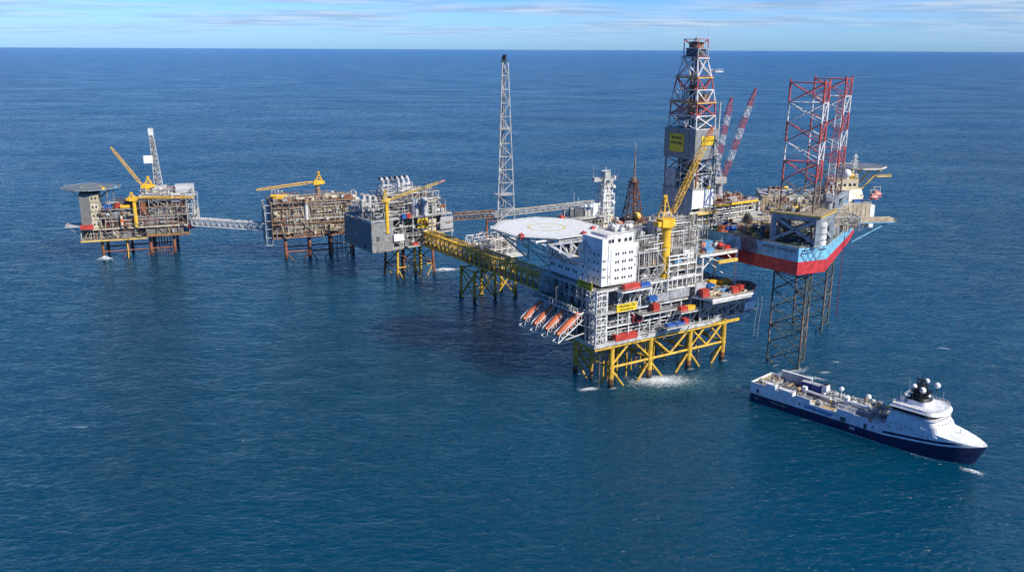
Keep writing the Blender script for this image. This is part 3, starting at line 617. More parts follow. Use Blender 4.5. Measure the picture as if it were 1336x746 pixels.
# big white truss between the deck's front corner and the quarters wall
o = MB(); TL = Vector((-22, 24.5, -3.1)); TT = Vector((-8.6, 14, -.6)); BB = Vector((-8.5, 14, -12.4)); w_ = .85
def lp(a, b, f): return a.lerp(b, f)
o.bar(TL, BB, w_*1.15, 'white'); o.bar(TL, TT, w_, 'white'); o.bar(TT, BB, w_, 'white')
for f in (.33, .62): o.bar(lp(TL, TT, f), lp(TL, BB, f), w_*.7, 'white')
o.bar(lp(TL, TT, .33), lp(TL, BB, .62), w_*.75, 'white'); o.bar(lp(TL, BB, .62), TT, w_*.8, 'white'); o.bar(lp(TL, TT, .62), BB + Vector((0, 0, 4.5)), w_*.8, 'white'); o.bar(TL + Vector((-3, 4, .4)), lp(TL, BB, .33), w_*.7, 'white')
o.bar(TL, (-8.4, 22, -13.5), w_, 'white'); o.bar(BB, (-8.3, 6, -10), w_*.6, 'white'); o.bar(TT, (-8.3, 5, -8), w_*.6, 'white')
o.bar(TL, (-18, 34, -2.6), w_*.8, 'white'); o.bar(lp(TL, BB, .33), (-18, 34, -2.6), w_*.6, 'white'); o.build('diagonal_truss', hd)
o = MB(); o.bar((-26, 44, -2.6), (-8.3, 30, -15.5), .7, 'white'); o.bar((-18, 34, -2.6), (-8.3, 26, -15), .7, 'white'); o.bar((-30, 58, -2.6), (-8.3, 43, -16), .7, 'white')
for k in range(5): o.bar((-24+k*3, 40-k*2.6, -1.8), (-21+k*3, 37.6-k*2.6, -3.4-k*2), .3, 'white')
o.build('side_strut', hd)
for (x, y) in ((-31, 36), (-1, 24.5), (11, 32.5), (15, 66)):
    o = MB(); o.box(x-1.1, y-1.1, -1.2, x+1.1, y+1.1, 1.2, 'container_red'); o.cyl(x, y, 1.2, 2, .25, 'red', 8); o.build('fire_monitor', hd)
# access ramp and edge lights
o = MB()
for i in range(8):
    a, b = hp[i], hp[(i+1) % 8]
    for k in range(5): f = k/5; x = a[0]+(b[0]-a[0])*f; y = a[1]+(b[1]-a[1])*f; o.cyl(cxh+(x-cxh)*.985, cyh+(y-cyh)*.985, 0, .25, .15, 'pale_yellow', 6)
o.build('edge_light', hd)
# ---- radar and communications tower with its control cabin, behind the helideck
P0 = (53, 495, 66)
ct = thing('communications_tower', 'white lattice radio tower with crossed antenna arms rising behind the quarters', 'tower', P0, 32)
frame(ct, -3.8, 3.8, -3.4, 3.4, [0, 4, 8, 12, 16, 20], 3.8, 3.4, 'white', .42, .9, 61, name='tower_frame'); frame(ct, -2.8, 2.8, -2.8, 2.8, [20, 24, 28], 2.8, 2.8, 'white', .4, .9, 62, name='tower_frame')
o = MB(); o.box(-2.2, -2, 0, 2.2, 2, 26, 'white'); o.box(-3, -2.6, 3, 0, 2.4, 10, 'light_grey'); o.build('cable_shaft', ct)
o = MB(); 
o.box(-9, -1.1, 27.2, 9, 1.1, 28.0, 'galv'); o.box(-9, -1.3, 28, -5.5, 1.3, 29.4, 'light_grey'); o.box(5.5, -1.3, 28, 8.8, 1.3, 29.6, 'white'); o.box(-.8, -5, 27.5, .8, 5, 28.0, 'galv'); o.rail([(-9, -.8, 28), (9, -.8, 28), (9, .8, 28), (-9, .8, 28)], close=True)
o.box(-3.2, -3.2, 28.1, 3.2, 3.2, 28.4, 'galv'); o.build('antenna_arm', ct)
o = MB(); o.box(-2, -2, 28.4, 2, 2, 32.5, 'light_grey'); o.bar((-3, 0, 33), (3, 0, 33), .3, 'white'); o.cyl(0, 0, 32.5, 35, .2, 'white', 6); o.build('radar_house', ct)
for x, z in ((-8.8, 9), (8.8, 8.5), (-6.5, 4), (6, 5), (3, 6)):
    o = MB(); o.cyl(x, 0, 28, 28+z, .12, 'white', 6, .05); o.build('whip_antenna', ct)
for x, y, z in ((3.4, -3, 24), (-3.4, -3, 19), (3.4, -3, 15)):
    o = MB(); o.cyl(x, y, z, z+.5, 1.2, 'white', 12, .6); o.tube((x, y-.2, z), (x, y-1, z), 1.1, 'white', 12, .9); o.build('dish_antenna', ct)
cc_ = thing('control_cabin', 'grey green deckhouse with a window band at the foot of the radio tower', 'building', (38, 484, 62), 32)
o = MB(); o.prism(rect(-9, -5, 13, 7), 4, 12, 'wall_grey'); o.build('wall', cc_)
o = MB(); o.prism(rect(-10, -6, 14, 8), 12, 12.6, 'galv'); o.rail([(-10, -6, 12.6), (14, -6, 12.6), (14, 8, 12.6), (-10, 8, 12.6)], close=True); o.build('roof', cc_)
for x in (3, 5.5, 8, 10.5):
    o = MB(); o.box(x-.9, -5.1, 8.6, x+.9, -5.02, 10.8, 'ivory'); f = o.build('window', cc_); o = MB(); o.box(x-.7, -5.16, 8.8, x+.7, -5.11, 10.6, 'glass'); o.build('pane', f)
o = MB(); o.box(-9.2, -5.3, 5, -4.6, -5.03, 11.5, 'dark_green'); o.build('green_door', cc_)
o = MB(); o.box(-5, -2, 12.7, 1, 4, 17.5, 'dark_grey'); o.box(2, -2, 12.7, 8, 4, 16, 'galv'); o.box(6.6, -3.5, 12.7, 9.8, 0, 19.5, 'clean_white'); o.build('roof_house', cc_)
for (x, y, r_) in ((1.5, -3, .9), (4.5, -4, 1.1), (11.5, -2, .8)):
    o = MB(); o.cyl(x, y, 12.6, 18, .25, 'galv', 6); o.sph((x, y, 18.6), r_, 'clean_white', 12); o.build('radome', cc_)
for x, z in ((-7, 20), (-3, 26), (0, 23)):
    o = MB(); o.cyl(x, 2, 12.6, z, .12, 'white', 5); o.build('whip_antenna', cc_)
gear(cc_, -9, 1, -4.5, 6, 12.6, 5, 7, 62, ('dark_grey', 'grey', 'galv'), (1.5, 3.5))
deck(cc_, rect(-14, -12, 34, 9), 4, 1.2, 'deck_tan', edge='white')
gear(cc_, 13, 33, -11, 6, 4, 7, 13, 63, ('white', 'red', 'ivory', 'galv', 'old_metal'), (1.5, 4.5)); gear(cc_, 2, 14, -11.5, -5.5, 4, 3, 4, 64, ('red', 'white', 'galv'), (1.5, 3))
frame(cc_, -13, 33, -11, 8, [-36, -24, -12, 3], 11, 9, 'galv', .8, .6, 65)
o = MB(); o.box(-10, -4, -38, 30, 7, 2.6, 'grey'); o.build('lower_block', cc_)
# ---- signs
def sign(label, fr_root, loc, rz, W_, H_, lines, post=None, frame_m='sign_yellow', tm='black'):
    s_ = thing('sign_board', label, 'sign', loc, rz, None)
    o = MB(); o.box(-W_/2, 0, -H_/2, W_/2, .25, H_/2, 'sign_yellow'); o.build('panel', s_)
    o = MB(); o.box(-W_/2-.15, .02, -H_/2-.15, W_/2+.15, .3, -H_/2, 'galv'); o.box(-W_/2-.15, .02, H_/2, W_/2+.15, .3, H_/2+.15, 'galv'); 
    for k in (-.4, 0, .4): o.bar((W_*k, .45, -H_/2-.8), (W_*k, .45, H_/2+1.2), .25, 'galv')
    o.build('sign_frame', s_)
    for (t, z, sz, sx_) in lines: lettering(t, s_, (0, -.04, z), (R(90), 0, 0), sz, tm, sx=sx_)
    return s_
x, y, _ = FM.w(5.6, -3.6); sign('yellow sign board hung below the red container balcony', None, (x, y, 42.7), 32.3, 12.6, 4.0, (('VALHALL PH', .75, 1.9, .95), ('BP NORGE AS', -1.05, 1.35, .95)))
x, y, _ = FM.w(-13.9, 5.5); sign('shaded yellow sign board on the left side of the platform', None, (x, y, 54.6), 32.3-90, 11.5, 3.8, (('VALHALL PH', .75, 1.7, .95), ('BP NORGE AS', -1.0, 1.25, .95)))
# ---- lifeboats on slipways
def lifeboat(fr, s, t, z, label):
    x, y, _ = fr.w(s, t); root = thing('lifeboat', label, 'lifeboat', (x, y, z), fr.d + 180, 'free fall lifeboats on the slipways')
    sl_ = math.tan(R(33)); prof = []
    n = 12; seg = 14
    def ringp(u, k=1.0, lift=0):
        w_ = 2.15*math.sin(math.pi*min(1, max(0, (u*.86+.1))))**.5 * k; h_ = 2.15*math.sin(math.pi*min(1, max(0, (u*.86+.1))))**.5 * k
        cx_ = -6 + 13*u; cz = -cx_*sl_ + 1.2 + lift
        return [(cx_ + .45*h_*math.cos(a)*0 , w_*math.sin(a), cz + h_*math.cos(a)) for a in [2*math.pi*i/seg for i in range(seg)]]
    o = MB(); rings = [ringp(i/n) for i in range(n+1)]; vs = [p for r_ in rings for p in r_]; fs = []
    for i in range(n):
        for j in range(seg): fs.append((i*seg+j, i*seg+(j+1) % seg, (i+1)*seg+(j+1) % seg, (i+1)*seg+j))
    fs.append(tuple(range(seg))); fs.append(tuple(reversed(range(n*seg, (n+1)*seg)))); o.add(vs, fs, 'orange', True); o.build('hull', root)
    o = MB(); o.box(-5.4, -.8, 4.6, -3.2, .8, 6.4, 'orange'); o.box(-3.2, -.6, 5.0, -3.12, .6, 6.0, 'glass'); o.build('helm_cupola', root)
    return root
x_l = [(-22, 6.5, 34.6, 'orange lifeboat nearest the front corner of the platform'), (-22, 16.5, 34.6, 'second orange lifeboat from the front corner'), (-22, 26.5, 34.6, 'third orange lifeboat from the front corner'), (-22, 36.5, 34.6, 'orange lifeboat farthest from the front corner, at the far slipway')]
for s_, t_, z_, lb in x_l: lifeboat(FM, s_, t_, z_, lb)
ls = thing('lifeboat_slipway', 'white lattice slipways holding orange lifeboats off the platform side', 'lifeboat slipway', (50, 413, 33), 32.3)
for y in (6.5, 16.5, 26.5, 36.5):
    o = MB()
    for e in (-2.3, 2.3):
        a = (-13.6, y+e, 5.6); b = (-30, y+e, -5.2); a2 = (-13.6, y+e, 9.6); b2 = (-29, y+e, -1)
        o.bar(a, b, .45, 'white'); o.bar(a2, b2, .4, 'white')
        for k in range(7):
            f = k/6; g_ = (k+1)/6; pa = Vector(a).lerp(Vector(b), f); pb = Vector(a2).lerp(Vector(b2), f); o.bar(pa, pb, .25, 'white')
            if k < 6: o.bar(pa, Vector(a2).lerp(Vector(b2), g_), .2, 'white')
    for k in range(4): f = k/3; o.bar((-13.6-16.4*f, y-2.3, 5.6-10.8*f), (-13.6-16.4*f, y+2.3, 5.6-10.8*f), .3, 'white')
    o.build('ramp', ls)
o = MB()
for y in range(4, 41, 4): o.bar((-13.7, y, 7.9), (-19, y, 7.9), .35, 'white'); o.bar((-19, y, 7.9), (-19, y, 3), .3, 'white'); o.bar((-13.7, y, 1), (-19, y, 3), .3, 'white')
for z in (7.9, 10.6): o.bar((-19, 4, z), (-19, 40, z), .35, 'white')
for y in range(4, 41, 3): o.bar((-19, y, 7.9), (-19, y, 10.6), .22, 'white')
o.bar((-13.5, 3.5, -2), (-26, 4, -4), .5, 'galv'); o.bar((-13.5, 8, -6), (-24, 8.5, -2), .5, 'galv'); o.bar((-13, 20, -6), (-25, 20, -3), .5, 'galv'); o.bar((-13, 34, -6), (-25, 34, -3), .5, 'galv')
o.build('support_frame', ls)
# ---- main crane
b0 = FM.w(33.5, 1.5, 52.5)
def world(s_, t_, z_): return FM.w(s_, t_, z_)
crane('pedestal_crane', 'big yellow pedestal crane with raised lattice boom beside the white quarters', b0, 79.5, 2.5, 5.2, world(36.5, 1, 86), world(61.8, 2, 127.5), 2.4, 'yellow', tipmat='orange', mast=11, hook=30, nseg=18)
o = MB(b0); 
cp = bpy.data.objects['pedestal_crane']
o.cyl(b0[0], b0[1], 44.5, 52.4, 2.4, 'jacket_grey', 16); o.build('pedestal_foot', cp)
# ---- containers, baskets
CL = [
 (6.5, -5, 52.0, 9.5, 2.6, 2.9, 'container_red', 'long red ribbed container on the balcony below the quarters windows', 0),
 (14.8, -5, 52.0, 5.6, 2.6, 2.4, 'blue', 'blue ribbed container on the balcony right of the long red one', 0),
 (7, -1.4, 25.2, 13.5, 2.6, 3.2, 'container_red', 'long red container on the lowest deck near the front corner', 0),
 (22.5, -5.2, 38.0, 3.6, 2.6, 4.4, 'container_red', 'tall red box on the middle gallery right of the yellow sign', 0),
 (14, -1.6, 33.2, 7, 2.4, 3.6, 'dark_red', 'dark red container in the shade under the yellow sign', 0),
 (40.8, -5.8, 35.6, 4.4, 2.6, 2.6, 'container_red', 'red container on the small balcony left of the yellow one', 0),
 (46.2, -5.8, 35.6, 5.4, 2.6, 2.4, 'yellow', 'yellow container on the small balcony beside the red one', 0),
 (42.8, -5.8, 28.6, 2.8, 2.6, 3.0, 'container_red', 'red box at the right end of the low front balcony', 0),
 (20, -5.4, 44.2, 5, 2.4, 2.6, 'blue', 'blue tank box hung on the front between the yellow sign and the grey panels', 0),
 (51.8, -9.2, 42.5, 4, 3, 4.2, 'container_red', 'red container at the left end of the right laydown deck', 0),
 (71, -11.6, 42.5, 4.2, 2.6, 3.4, 'container_red', 'left of the two red boxes near the edge of the right laydown deck', 0),
 (77.4, -10.2, 42.5, 3.4, 2.6, 3.2, 'container_red', 'right of the two red boxes near the edge of the right laydown deck', 0),
 (73.5, 6.5, 42.5, 6, 2.6, 2.4, 'yellow', 'left yellow container at the back of the right laydown deck', 0),
 (81, 4.5, 42.5, 8, 2.6, 2.2, 'yellow', 'long yellow container at the back of the right laydown deck', 5),
 (56.5, -2.2, 42.5, 3, 2.4, 3, 'yellow', 'small orange yellow box behind the red container on the laydown deck', 0),
 (65.5, .8, 42.5, 5.5, 2.6, 2.6, 'blue', 'blue container on the laydown deck below the white columns', 8),
 (63, 1, 62.5, 5, 3, 2.8, 'light_blue', 'light blue container on the raised rack', 0),
 (70, 9, 62.5, 5, 3, 4.2, 'light_blue', 'tall light blue skid at the back of the raised rack', 0),
 (77, 2, 62.5, 4.5, 2.4, 2, 'red', 'low red basket on the raised rack', 12),
 (28.5, 2.5, 60.2, 4, 2.4, 2.4, 'yellow', 'yellow box on the roof deck left of the crane', 0),
 (40, -.3, 60.2, 4, 2.4, 2.2, 'light_blue', 'light blue box on the roof deck right of the crane', 0),
]
for (s_, t_, z_, L_, W_, H_, m_, lb, tn) in CL: container(FM, s_, t_, z_, L_, W_, H_, m_, lb, tn)
for (s_, t_, z_, L_, W_, H_, m_, lb, tn) in [
 (33, -5.8, 28.6, 6.5, 2.6, 1.8, 'blue', 'open blue basket at the left of the low front balcony', 6),
 (38.8, -6.2, 28.6, 5.4, 2.4, 1.8, 'blue', 'open blue basket beside the red box on the low front balcony', 0),
 (59.5, -8, 42.5, 9, 2.6, 1.5, 'ivory', 'long pale open basket on the laydown deck', 12),
 (67.5, -7, 42.5, 8, 2.6, 1.5, 'light_blue', 'light blue open basket on the laydown deck', -6),
 (62.5, -13.4, 42.5, 7, 2.2, 1.2, 'light_grey', 'grey open basket along the edge of the laydown deck', 0),
 (86, -7.5, 42.5, 6, 2.6, 1.6, 'old_metal', 'rusty open basket at the right corner of the laydown deck', 30),
 (74, -3.5, 42.5, 7, 2.4, 1.6, 'grey', 'grey open basket behind the light blue one', 3)]:
    container(FM, s_, t_, z_, L_, W_, H_, m_, lb, tn, 'cargo_basket', open_top=True)
# ---- hoses hanging to the sea at the right end
for (px_, py_, lb) in ((145.2, 497, 'left of the two thin hoses hanging from the deck end to the sea'), (146.9, 495, 'right of the two thin hoses hanging from the deck end to the sea')):
    h = MB((px_, py_, 0)); pts = [(px_ - .8, py_ - 3, 38)] 
    for i in range(12): z = 36 - 36*i/11; pts.append((px_ + .5*math.sin(i*.5), py_ + .3*math.sin(i*.8), z))
    h.path(pts, .16, 'light_grey', 6); ob = h.build('hanging_hose'); ob.location = (px_, py_, 0); tag(ob, lb, 'hose', 'hoses hanging at the deck end')
foam(84, 419, 84, 40, 14, 'pale_water', .0, 'pale green stirred water around the front legs', 31)
foam(80, 421, 60, 28, 12, 'foam_streaks', .5, 'white churned water around the yellow legs of the main platform', 2)
foam(76, 424, 34, 15, 8, 'foam_dense', .8, 'bright splash between the front legs of the main platform', 3)
foam(38.8, 410.8, 12, 5, 20, 'foam_dense', .8, 'small white splash left of the nearest yellow leg', 4)
for k_, (s_, t_) in enumerate(((0, 0), (25.2, 0), (52.7, 0), (77.6, 0), (-3, 26), (-1.7, 14))):
    x_, y_, _ = FM.w(s_, t_); foam(x_ + 1.2, y_ - 1.2, 8, 5.5, 25, 'foam_streaks', .4, 'thin foam washing round a yellow leg of the main platform', 40 + k_)['group'] = 'foam at the yellow legs'
# ------------------------------------------------------------------ flare platform and yellow bridge
FF = Fr(-25, 563.5, 32.3)
fp = thing('bridge_support_platform', 'yellow trussed jacket with white pipework deck under the middle of the yellow bridge', 'oil platform', (-25, 563.5, 0), 32.3)
for x in (0, 16, 32):
    for y in (0, 18): jacket_leg(fp, x, y, .95, 22.5, dx=(x-16)*.04, dy=(y-9)*.06)
for y in (0, 18):
    for a, b in ((0, 16), (16, 32)):
        brace(fp, (a, y, 21), (b, y, 2), .5); brace(fp, (b, y, 21), (a, y, 2), .5); brace(fp, (a, y, 21.5), (b, y, 21.5), .5)
        brace(fp, (a, y, 1), ((a+b)/2, y, -6), .5); brace(fp, (b, y, 1), ((a+b)/2, y, -6), .5)
for x in (0, 16, 32): brace(fp, (x, 0, 20), (x, 18, 3), .45); brace(fp, (x, 18, 20), (x, 0, 3), .45); brace(fp, (x, 0, 21.5), (x, 18, 21.5), .45)
deck(fp, rect(6, 1, 35, 27), 26, 1.2, 'deck_grey', edge='galv'); deck(fp, rect(9, 8, 37, 28), 34, .7, 'deck_grey', edge='white')
frame(fp, 8, 33, 3, 26, [22, 26, 34, 41], 5, 6, 'white', .4, .6, 71)
gear(fp, 8, 34, 2, 24, 26, 6, 12, 72, ('white', 'galv', 'ivory', 'light_grey'), (1.5, 4)); gear(fp, 10, 35, 9, 26, 34, 6, 16, 73, ('white', 'galv', 'ivory', 'light_grey'), (1.5, 4))
pipes(fp, 8, 36, 2, 26, 26, 42, 36, 74, ('white', 'galv', 'ivory'))
deck(fp, rect(26, -4, 38, 6), 30, .6, 'white', edge='white')
# flare tower
ft = thing('flare_tower', 'very tall slender grey lattice flare tower with a blackened tip', 'tower', (-5.5, 588, 26), 20)
o = MB(); q = 7.2; p = 1.9; lo = [(-q, -q*.6, 0), (q, -q*.6, 0), (0, q*1.1, 0)]; hi = [(-p, -p*.6, 131), (p, -p*.6, 131), (0, p*1.1, 131)]
o.lattice(lo, hi, 15, .42, .2, 'galv', style='z', n=6); o.build('tower_frame', ft)
o = MB(); 
for dx, dy in ((-.5, 0), (.5, 0), (0, .7)): o.tube((dx*2.2, dy*2, 0), (dx, dy, 134), .22, 'light_grey', 6)
o.build('flare_pipe', ft)
o = MB(); o.box(-2.3, -1.8, 131, 2.3, 2.4, 131.4, 'dark_grey'); o.rail([(-2.3, -1.8, 131.4), (2.3, -1.8, 131.4), (2.3, 2.4, 131.4), (-2.3, 2.4, 131.4)], 'dark_grey', close=True)
o.cyl(0, 0, 131.4, 135.5, .8, 'black', 8, 1.3); o.cyl(-1.2, .4, 131.4, 134.4, .5, 'black', 8); o.build('flare_tip', ft)
for z in (44, 88): 
    k = 1 - z/131; s_ = p + (q-p)*k; o = MB(); o.box(-s_-.6, -s_*.6-.6, z, s_+.6, s_*1.1, z+.3, 'galv'); o.rail([(-s_-.6, -s_*.6-.6, z+.3), (s_+.6, -s_*.6-.6, z+.3)], 'galv'); o.build('rest_platform', ft)

def bridge(name, label, a, b, w_, h_, n, mat, deckmat, chord=.45, br=.22, roof=True, pipes_n=5, pmats=('yellow', 'pale_yellow', 'galv'), seed=1, skirt=None):
    """box truss from a to b (world; floor level)."""
    a = Vector(a); b = Vector(b); L_ = (b-a).length; rz = math.degrees(math.atan2(b.y-a.y, b.x-a.x)); sl = (b.z-a.z)/L_
    r = thing(name, label, 'bridge', tuple(a), rz); f = lambda x, y, z: (x, y, z + sl*x)
    for e in (-1, 1):
        o = MB(); y = e*w_/2
        for z in (0, h_): o.bar(f(0, y, z), f(L_, y, z), chord*2, mat)
        for i in range(n):
            x0, x1 = L_*i/n, L_*(i+1)/n; xm = (x0+x1)/2
            o.bar(f(x0, y, 0), f(xm, y, h_), br*2, mat); o.bar(f(xm, y, h_), f(x1, y, 0), br*2, mat); o.bar(f(x0, y, 0), f(x0, y, h_), br*1.8, mat)
        o.bar(f(L_, y, 0), f(L_, y, h_), br*2, mat); o.build('side_truss', r)
    o = MB()
    for i in range(n+1):
        x = L_*i/n; o.bar(f(x, -w_/2, 0), f(x, w_/2, 0), br*2.2, mat); o.bar(f(x, -w_/2, h_), f(x, w_/2, h_), br*2.2, mat)
        if i < n: s_ = 1 if i % 2 else -1; o.bar(f(x, -s_*w_/2, h_), f(L_*(i+1)/n, s_*w_/2, h_), br*1.6, mat)
    o.build('cross_frame', r)
    o = MB(); vs = [f(0, -w_*.42, .35), f(L_, -w_*.42, .35), f(L_, w_*.42, .35), f(0, w_*.42, .35), f(0, -w_*.42, .6), f(L_, -w_*.42, .6), f(L_, w_*.42, .6), f(0, w_*.42, .6)]
    o.add(vs, [(3, 2, 1, 0), (4, 5, 6, 7), (0, 1, 5, 4), (1, 2, 6, 5), (2, 3, 7, 6), (3, 0, 4, 7)], deckmat); o.build('walkway', r)
    if skirt:
        o = MB()
        for e in (-1, 1):
            y = e*w_*.435; vs = [f(0, y-.05, .6), f(L_, y-.05, .6), f(L_, y+.05, .6), f(0, y+.05, .6), f(0, y-.05, h_*.45), f(L_, y-.05, h_*.45), f(L_, y+.05, h_*.45), f(0, y+.05, h_*.45)]
            o.add(vs, [(3, 2, 1, 0), (4, 5, 6, 7), (0, 1, 5, 4), (1, 2, 6, 5), (2, 3, 7, 6), (3, 0, 4, 7)], skirt)
        o.build('side_panel', r)
    rr = random.Random(seed)
    for k in range(pipes_n):
        y = -w_*.38 + w_*.76*k/max(1, pipes_n-1); z = h_*rr.choice((.55, .72, .9, 1.06)); q = rr.uniform(.14, .34); o = MB(); m = rr.choice(pmats)
        o.tube(f(0, y, z), f(L_, y, z), q, m, 8)
        for i in range(0, n, 2): o.bar(f(L_*i/n, y, z-q), f(L_*i/n, y, z-q-.6), .15, mat)
        o.build('pipeline', r)
    return r
yb0 = (-63, 637, 24.4); dirb = (.534, -.845)
yb1 = (-63 + .534*155, 637 - .845*155, 26.2)
bridge('walkway_bridge', 'long yellow box truss bridge running to the main platform', yb0, yb1, 8.5, 10, 24, 'yellow', 'dark_grey', .42, .2, pipes_n=8, seed=3, skirt=None, pmats=('yellow', 'yellow', 'pale_yellow', 'galv'))
wb1 = (yb1[0] + .534*36, yb1[1] - .845*36, 26.8)
bridge('bridge_landing', 'short white truss joining the yellow bridge to the main platform', (yb1[0]+.534*.6, yb1[1]-.845*.6, 26.4), wb1, 9, 14, 5, 'white', 'galv', .35, .2, pipes_n=4, seed=4, pmats=('white', 'galv'))
bridge('rusty_bridge', 'rusty brown truss bridge behind the flare tower', (-44, 650, 40.5), (-14, 651.5, 42.5), 4.5, 5.2, 9, 'old_metal', 'rust', .26, .15, pipes_n=3, seed=5, pmats=('white', 'ivory', 'rust_red'))
bridge('far_pipe_bridge', 'pale pipe bridge behind the white helideck', (-13.2, 652, 42.8), (62, 662, 50), 4, 3.4, 16, 'galv', 'ivory', .22, .13, pipes_n=3, seed=6, pmats=('white', 'white', 'ivory'))
# tripod under the junction of the two bridges behind
tj = thing('old_support_jacket', 'old rusty support jacket under the far bridges', 'oil platform', (-13, 652, 0), 0)
for x, y in ((-6, -5), (6, -5), (-6, 6), (6, 6)): jacket_leg(tj, x, y, .8, 41, 'rust_red', x*.4, y*.4)
for z in (12, 26, 40):
    for p_, q_ in (((-6, -5), (6, -5)), ((6, -5), (6, 6)), ((6, 6), (-6, 6)), ((-6, 6), (-6, -5))):
        k = 1 + .4*(1-(z+8)/49); brace(tj, (p_[0]*k, p_[1]*k, z), (q_[0]*k, q_[1]*k, z), .4, 'rust_red')
# old platform behind with rusty mast
op = thing('old_process_platform', 'old weathered platform mostly hidden behind the main platform', 'oil platform', (78, 560, 0), 15)
for x in (-30, -10, 10, 30):
    for y in (-10, 14): jacket_leg(op, x, y, 1, 26, 'rust_red')
deck(op, rect(-36, -16, 36, 20), 28, 2, 'old_metal', edge='rust_red', rail='old_grey'); deck(op, rect(-36, -16, 36, 20), 42, 1.2, 'old_metal', edge='old_grey', rail='old_grey'); deck(op, rect(-30, -14, 30, 18), 56, 1, 'old_metal', edge='old_grey', rail='old_grey')
frame(op, -34, 34, -14, 18, [28, 42, 56], 9, 9, 'old_grey', .6, .6, 81); gear(op, -30, 30, -13, 16, 56, 6, 18, 82, ('old_grey', 'old_metal', 'ivory', 'galv')); 
o = MB(); o.box(-30, -8, 28.2, 30, 16, 54, 'old_grey'); o.build('module_house', op)
om = thing('rusty_mast', 'rusty brown lattice mast with a yellow sphere at its foot', 'mast', (77, 553, 56), 10)
o = MB(); o.lattice([(-5.5, -5, 4), (5.5, -5, 4), (5.5, 5, 4), (-5.5, 5, 4)], [(-2, -2, 28), (2, -2, 28), (2, 2, 28), (-2, 2, 28)], 7, .3, .16, 'rust', style='z'); o.lattice([(-5.5, -5, 0), (5.5, -5, 0), (5.5, 5, 0), (-5.5, 5, 0)], [(-5.5, -5, 4), (5.5, -5, 4), (5.5, 5, 4), (-5.5, 5, 4)], 1, .35, .2, 'rust', style='x'); o.build('mast_frame', om)
o = MB(); o.tube((.5, -2, 0), (0, -1, 30), .75, 'rust', 8); o.tube((0, -1, 30), (0, -1, 50), .6, 'old_metal', 8, .3); o.cyl(0, -1, 50, 53, .1, 'white', 5); o.build('vent_pipe', om)
o = MB(); o.box(-3, -3, 27.6, 3, 3, 28, 'rust'); o.rail([(-3, -3, 28), (3, -3, 28), (3, 3, 28), (-3, 3, 28)], 'rust', close=True); o.box(-1.6, -2, 28, 1.4, 1, 31, 'old_metal'); o.build('mast_platform', om); o = MB(); o.box(-6.5, -6, 3.7, 7.5, 6, 4.2, 'rust'); o.rail([(-6.5, -6, 4.2), (7.5, -6, 4.2)], 'rust'); o.build('mast_platform', om)
o = MB(); o.sph((1.2, -6.4, 7.2), 2.5, 'pale_yellow', 20); o.cyl(1.2, -6.4, 4.2, 5.2, 1.2, 'rust', 10); o.build('yellow_sphere', om)
yt = MB(); yt.cyl(0, 0, 0, 7.5, 1.9, 'pale_yellow', 14); yt.sph((0, 0, 7.5), 1.9, 'pale_yellow', 14, (1, 1, .5)); yt.cyl(0, 0, 7.5, 12, .2, 'galv', 6); ob = yt.build('yellow_tank'); ob.location = (62, 545, 56); tag(ob, 'upright pale yellow tank between the radio tower and the rusty mast', 'tank')

# ------------------------------------------------------------------ grey platform with exhaust stacks (third from left)
cp_ = thing('compression_platform', 'grey walled platform with two white tanks and a row of curved white stacks', 'oil platform', (-84, 625.3, 0), 35)
for x, y in ((0, 0), (14, 0), (29, 0), (0, 19), (14, 19), (29, 19), (6, 1.5), (20, 4)): jacket_leg(cp_, x, y, .95 if y in (0, 19) else .6, 23, 'jacket_yellow' if (x+y) % 2 == 0 else 'rust_red', dx=(x-14)*.1, dy=(y-9)*.1)
for y in (0, 19):
    for a, b in ((0, 14), (14, 29)): brace(cp_, (a, y, 9), (b, y, 9), .45); brace(cp_, (a, y, 21), (b, y, 10), .4, 'rust'); brace(cp_, (a, y, 8), ((a+b)/2, y, -6), .45); brace(cp_, (b, y, 8), ((a+b)/2, y, -6), .45)
for x in (0, 14, 29): brace(cp_, (x, 0, 9), (x, 19, 9), .4, 'rust'); brace(cp_, (x, 0, 21), (x, 19, 9), .4, 'rust')
deck(cp_, rect(-22, -4, 34, 42), 25, 1.4, 'deck_grey', edge='old_grey')
deck(cp_, rect(4, -9, 16, -4), 26, .6, 'deck_grey', edge='galv')
deck(cp_, rect(12, -4, 46, 42), 33, .8, 'deck_grey', edge='light_grey')
deck(cp_, rect(-22, -3.9, 44, 41), 46.4, .8, 'deck_grey', edge='galv')
deck(cp_, rect(-4, 12, 44, 40), 56, .8, 'deck_grey', edge='galv')
o = MB(); o.box(-22.4, -4.2, 25.2, -22, 41.5, 45, 'derrick_grey')
for i in range(22): o.box(-22.55, -3.4+i*2.05, 25.4, -22.4, -3.15+i*2.05, 44.8, 'derrick_grey')
for z_ in (31.5, 38.5): o.box(-22.62, -4, z_, -22.4, 41, z_+.25, 'light_grey')
o.box(-22.7, 6, 25.6, -22.4, 8, 28.4, 'dark_grey'); o.box(-22.9, 18, 33, -22.4, 21, 35.5, 'light_grey'); o.box(-22.9, 30, 40, -22.4, 32, 42, 'dark_grey')
o.build('left_wall', cp_)
o = MB(); o.box(-22, -4.5, 25.2, -6, -4.1, 45, 'derrick_grey'); o.box(-22, -4.62, 30, -6, -4.5, 30.3, 'grey'); 
for i in range(6): o.cyl(-20+i*2.4, -4.3, 25.3, 45, .12, 'light_grey', 6)
o.box(-19, -4.75, 32, -16.5, -4.5, 35.5, 'dark_grey'); o.box(-13, -5.2, 38.5, -8, -4.5, 38.8, 'galv'); stairs(o, (-18, -5.3, 25.5), (-11, -5.3, 32), 1.0); o.build('front_wall', cp_)
